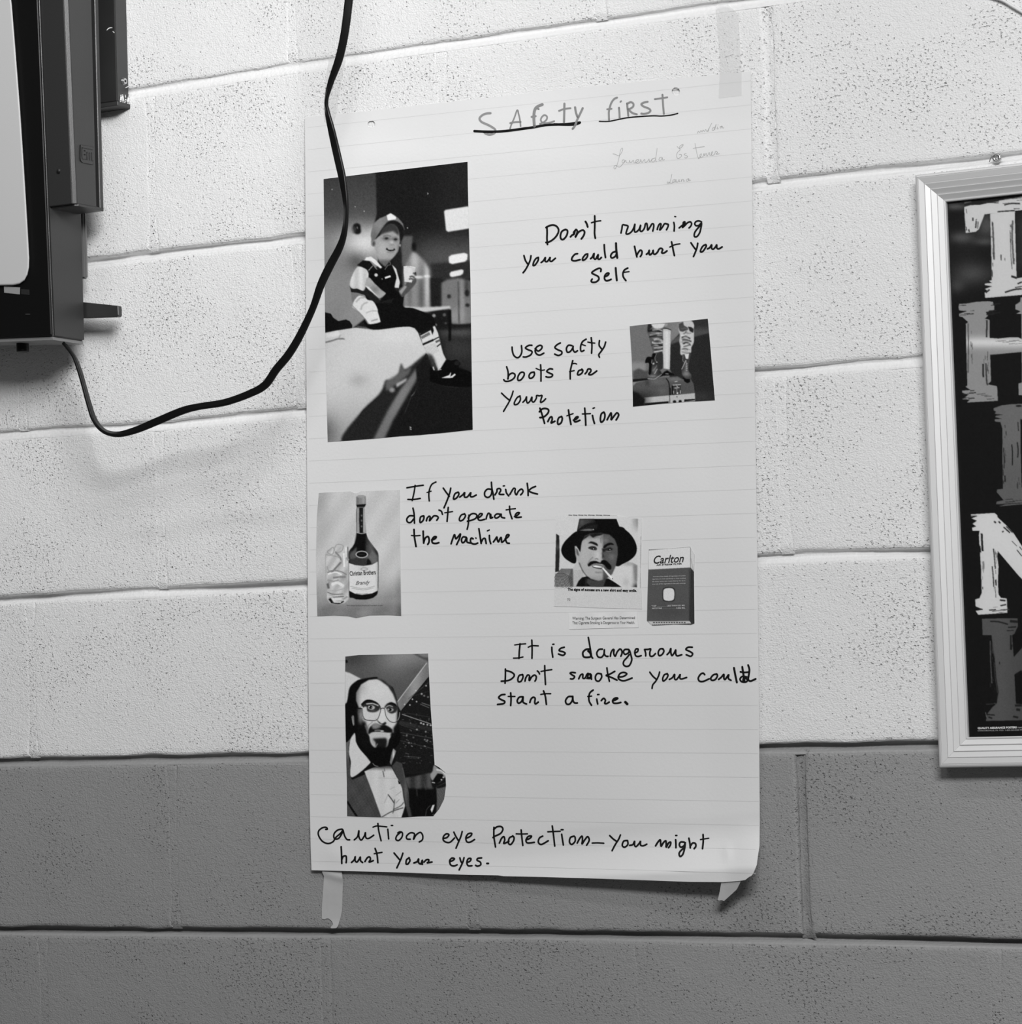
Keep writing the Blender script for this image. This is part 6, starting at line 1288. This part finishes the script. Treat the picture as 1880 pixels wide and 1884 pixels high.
# ------------------------------------------------------------------ flat two-core cord
CP = [((118.5, 633), .070, 6), ((125, 641), .071, 6.5), ((137, 658), .073, 7), ((147, 684), .076, 8), ((155, 712), .079, 8), ((163, 741), .082, 8.5), ((174, 773), .086, 9), ((191.5, 793), .090, 8), ((217, 799), .094, 9), ((249, 791.5), .098, 12),
      ((287, 776), .10, 14.5), ((335, 756), .103, 14), ((367, 748), .105, 11.5), ((415, 740), .108, 12), ((460, 724), .112, 13.5), ((488, 708), .114, 15), ((508, 680), .116, 15.5), ((531, 652), .118, 15.5), ((552, 617), .12, 14), ((575, 568), .122, 11.5),
      ((590, 525), .124, 14.5), ((606, 491), .125, 15.5), ((623.5, 458), .126, 13), ((632, 434), .127, 9.5), ((636.5, 403), .128, 7.5), ((636, 372), .130, 8.5), ((629.5, 327), .133, 13.5), ((623.6, 300), .135, 14.5), ((617, 271), .137, 14), ((610, 240), .14, 12), ((602, 205), .142, 7.5), ((600.8, 182), .144, 6.6),
      ((609, 150), .146, 9.5), ((622.6, 112), .148, 14.5), ((630.5, 80), .15, 15), ((636, 48), .152, 15.3), ((641.7, 0), .155, 15.5), ((645, -40), .158, 15), ((648, -90), .16, 14), ((640, -240), .17, 14), ((655, -480), .16, 12), ((650, -760), .13, 14), ((655, -1000), .10, 14)]
q = crom([(a[0], a[1], o_ * 1e4, w_) for a, o_, w_ in CP], False, 3.0)
Pc = wp(q[:, 0], q[:, 1], q[:, 2] / 1e4); Wp = np.clip(q[:, 3], 6.7, 15.6)
th = np.arccos(np.clip((Wp - 6.6) / 9.0, 0, 1) ** .5)
sg = 1.0; ths = th.copy()
# twist keeps turning the same way through every narrow spot
acc = [th[0]]; s_gn = 1.0
for i in range(1, len(th)):
    d_ = th[i] - th[i - 1]; acc.append(acc[-1] + d_)
ths = np.array(acc)
d = np.gradient(Pc, axis=0); d /= np.linalg.norm(d, axis=1)[:, None]
view = CC - Pc; view /= np.linalg.norm(view, axis=1)[:, None]
side = np.cross(d, view); side /= np.linalg.norm(side, axis=1)[:, None]; fwd = np.cross(side, d)
pxm = .00061
R1, SEP = 3.4 * pxm, 4.3 * pxm
prof = []
for i in range(28):
    a = 2 * math.pi * i / 28; x = math.cos(a); y = math.sin(a)
    xx = (SEP * (1 if x > 0 else -1) if abs(x) > .22 else SEP * x / .22) + R1 * x
    k_ = min(1.0, .62 + .38 * min(1, (abs(xx) / SEP) ** 2)) if abs(xx) < SEP else 1.0
    yy = R1 * (y if abs(x) <= .999 else 0) * k_
    prof.append((xx, yy))
V, F = [], []; n = len(prof)
for i in range(len(Pc)):
    c_, s__ = math.cos(ths[i]), math.sin(ths[i])
    A = side[i] * c_ + fwd[i] * s__; Bv = -side[i] * s__ + fwd[i] * c_
    V += [Pc[i] + A * x + Bv * y for x, y in prof]
for i in range(len(Pc) - 1):
    for j in range(n): F.append((i * n + j, i * n + (j + 1) % n, (i + 1) * n + (j + 1) % n, (i + 1) * n + j))
F += [tuple(range(n)), tuple((len(Pc) - 1) * n + j for j in range(n))]
bm = bmesh.new(); vv = [bm.verts.new(tuple(v)) for v in V]
for f in F: bm.faces.new([vv[i] for i in f])
co_ = bm_obj('power_cord', bm, M_CORD, None, True)
tag(co_, 'twisting flat black cord hanging in front of the flip chart, looping from the time recorder', 'cord')

# ------------------------------------------------------------------ tapes
def tape(outline, off, m, label, step=3.0, th_=.00015):
    o = sheet('tape_strip', outline, step, lambda u, v: wp(u, v, off(u, v)), th_, m, None)
    tag(o, label, 'tape'); return o
tape([(606, 101), (637, 106), (630, 140), (624, 175), (619, 206), (614.5, 226), (596, 225), (596, 190), (600, 140)], lambda u, v: np.where(v > 206, poff(u, 230) + .0006, .0006 + .0044 * sst((v - 160) / 48)), M_CTAPE, 'clear tape slanting up from the top left corner of the flip chart sheet')
tape([(1317, 14), (1327, 5), (1338, 8), (1350, 18), (1359, 30), (1361, 80), (1364, 126), (1364, 176), (1322, 181), (1324, 140), (1324, 100), (1320, 60)], lambda u, v: np.where(v > 131, poff(u, v) + .0006, .0007 + (poff(u, 135) - .0003) * sst((v - 70) / 60) + .0012 * np.exp(-((u - 1343) / 14) ** 2) * sst((v - 20) / 60)), M_CTAPE, 'clear tape above the top right corner of the flip chart sheet')
tape([(592, 1599), (628, 1600), (629.5, 1612), (631, 1623), (630, 1650), (629, 1676), (626, 1690), (622, 1703), (619, 1707.5), (609, 1708), (607.5, 1706), (613, 1701), (610.5, 1695), (605, 1690), (600, 1690), (597.5, 1691.5), (592, 1690.5), (592, 1670), (594, 1640), (596, 1612), (593, 1606)],
     lambda u, v: .0014 + .0022 * np.exp(-((v - 1604 - (u - 595) * .3) / 9) ** 2) + .0010 * sst((v - 1690) / 16) + .0004 * np.sin(v / 17.0), M_MASK, 'strip of masking tape hanging below the bottom left corner of the flip chart sheet', 2.0)
tape([(1328, 1617), (1366, 1614), (1360, 1627), (1355.5, 1636), (1346, 1645), (1331.5, 1658), (1328, 1656), (1320, 1657), (1324, 1640)],
     lambda u, v: poff(u, np.minimum(v, 1618)) - .0012 - .0001 * np.clip(v - 1618, 0, 60) , M_MASK, 'short torn tape end sticking out under the curled bottom right corner of the sheet', 2.0)
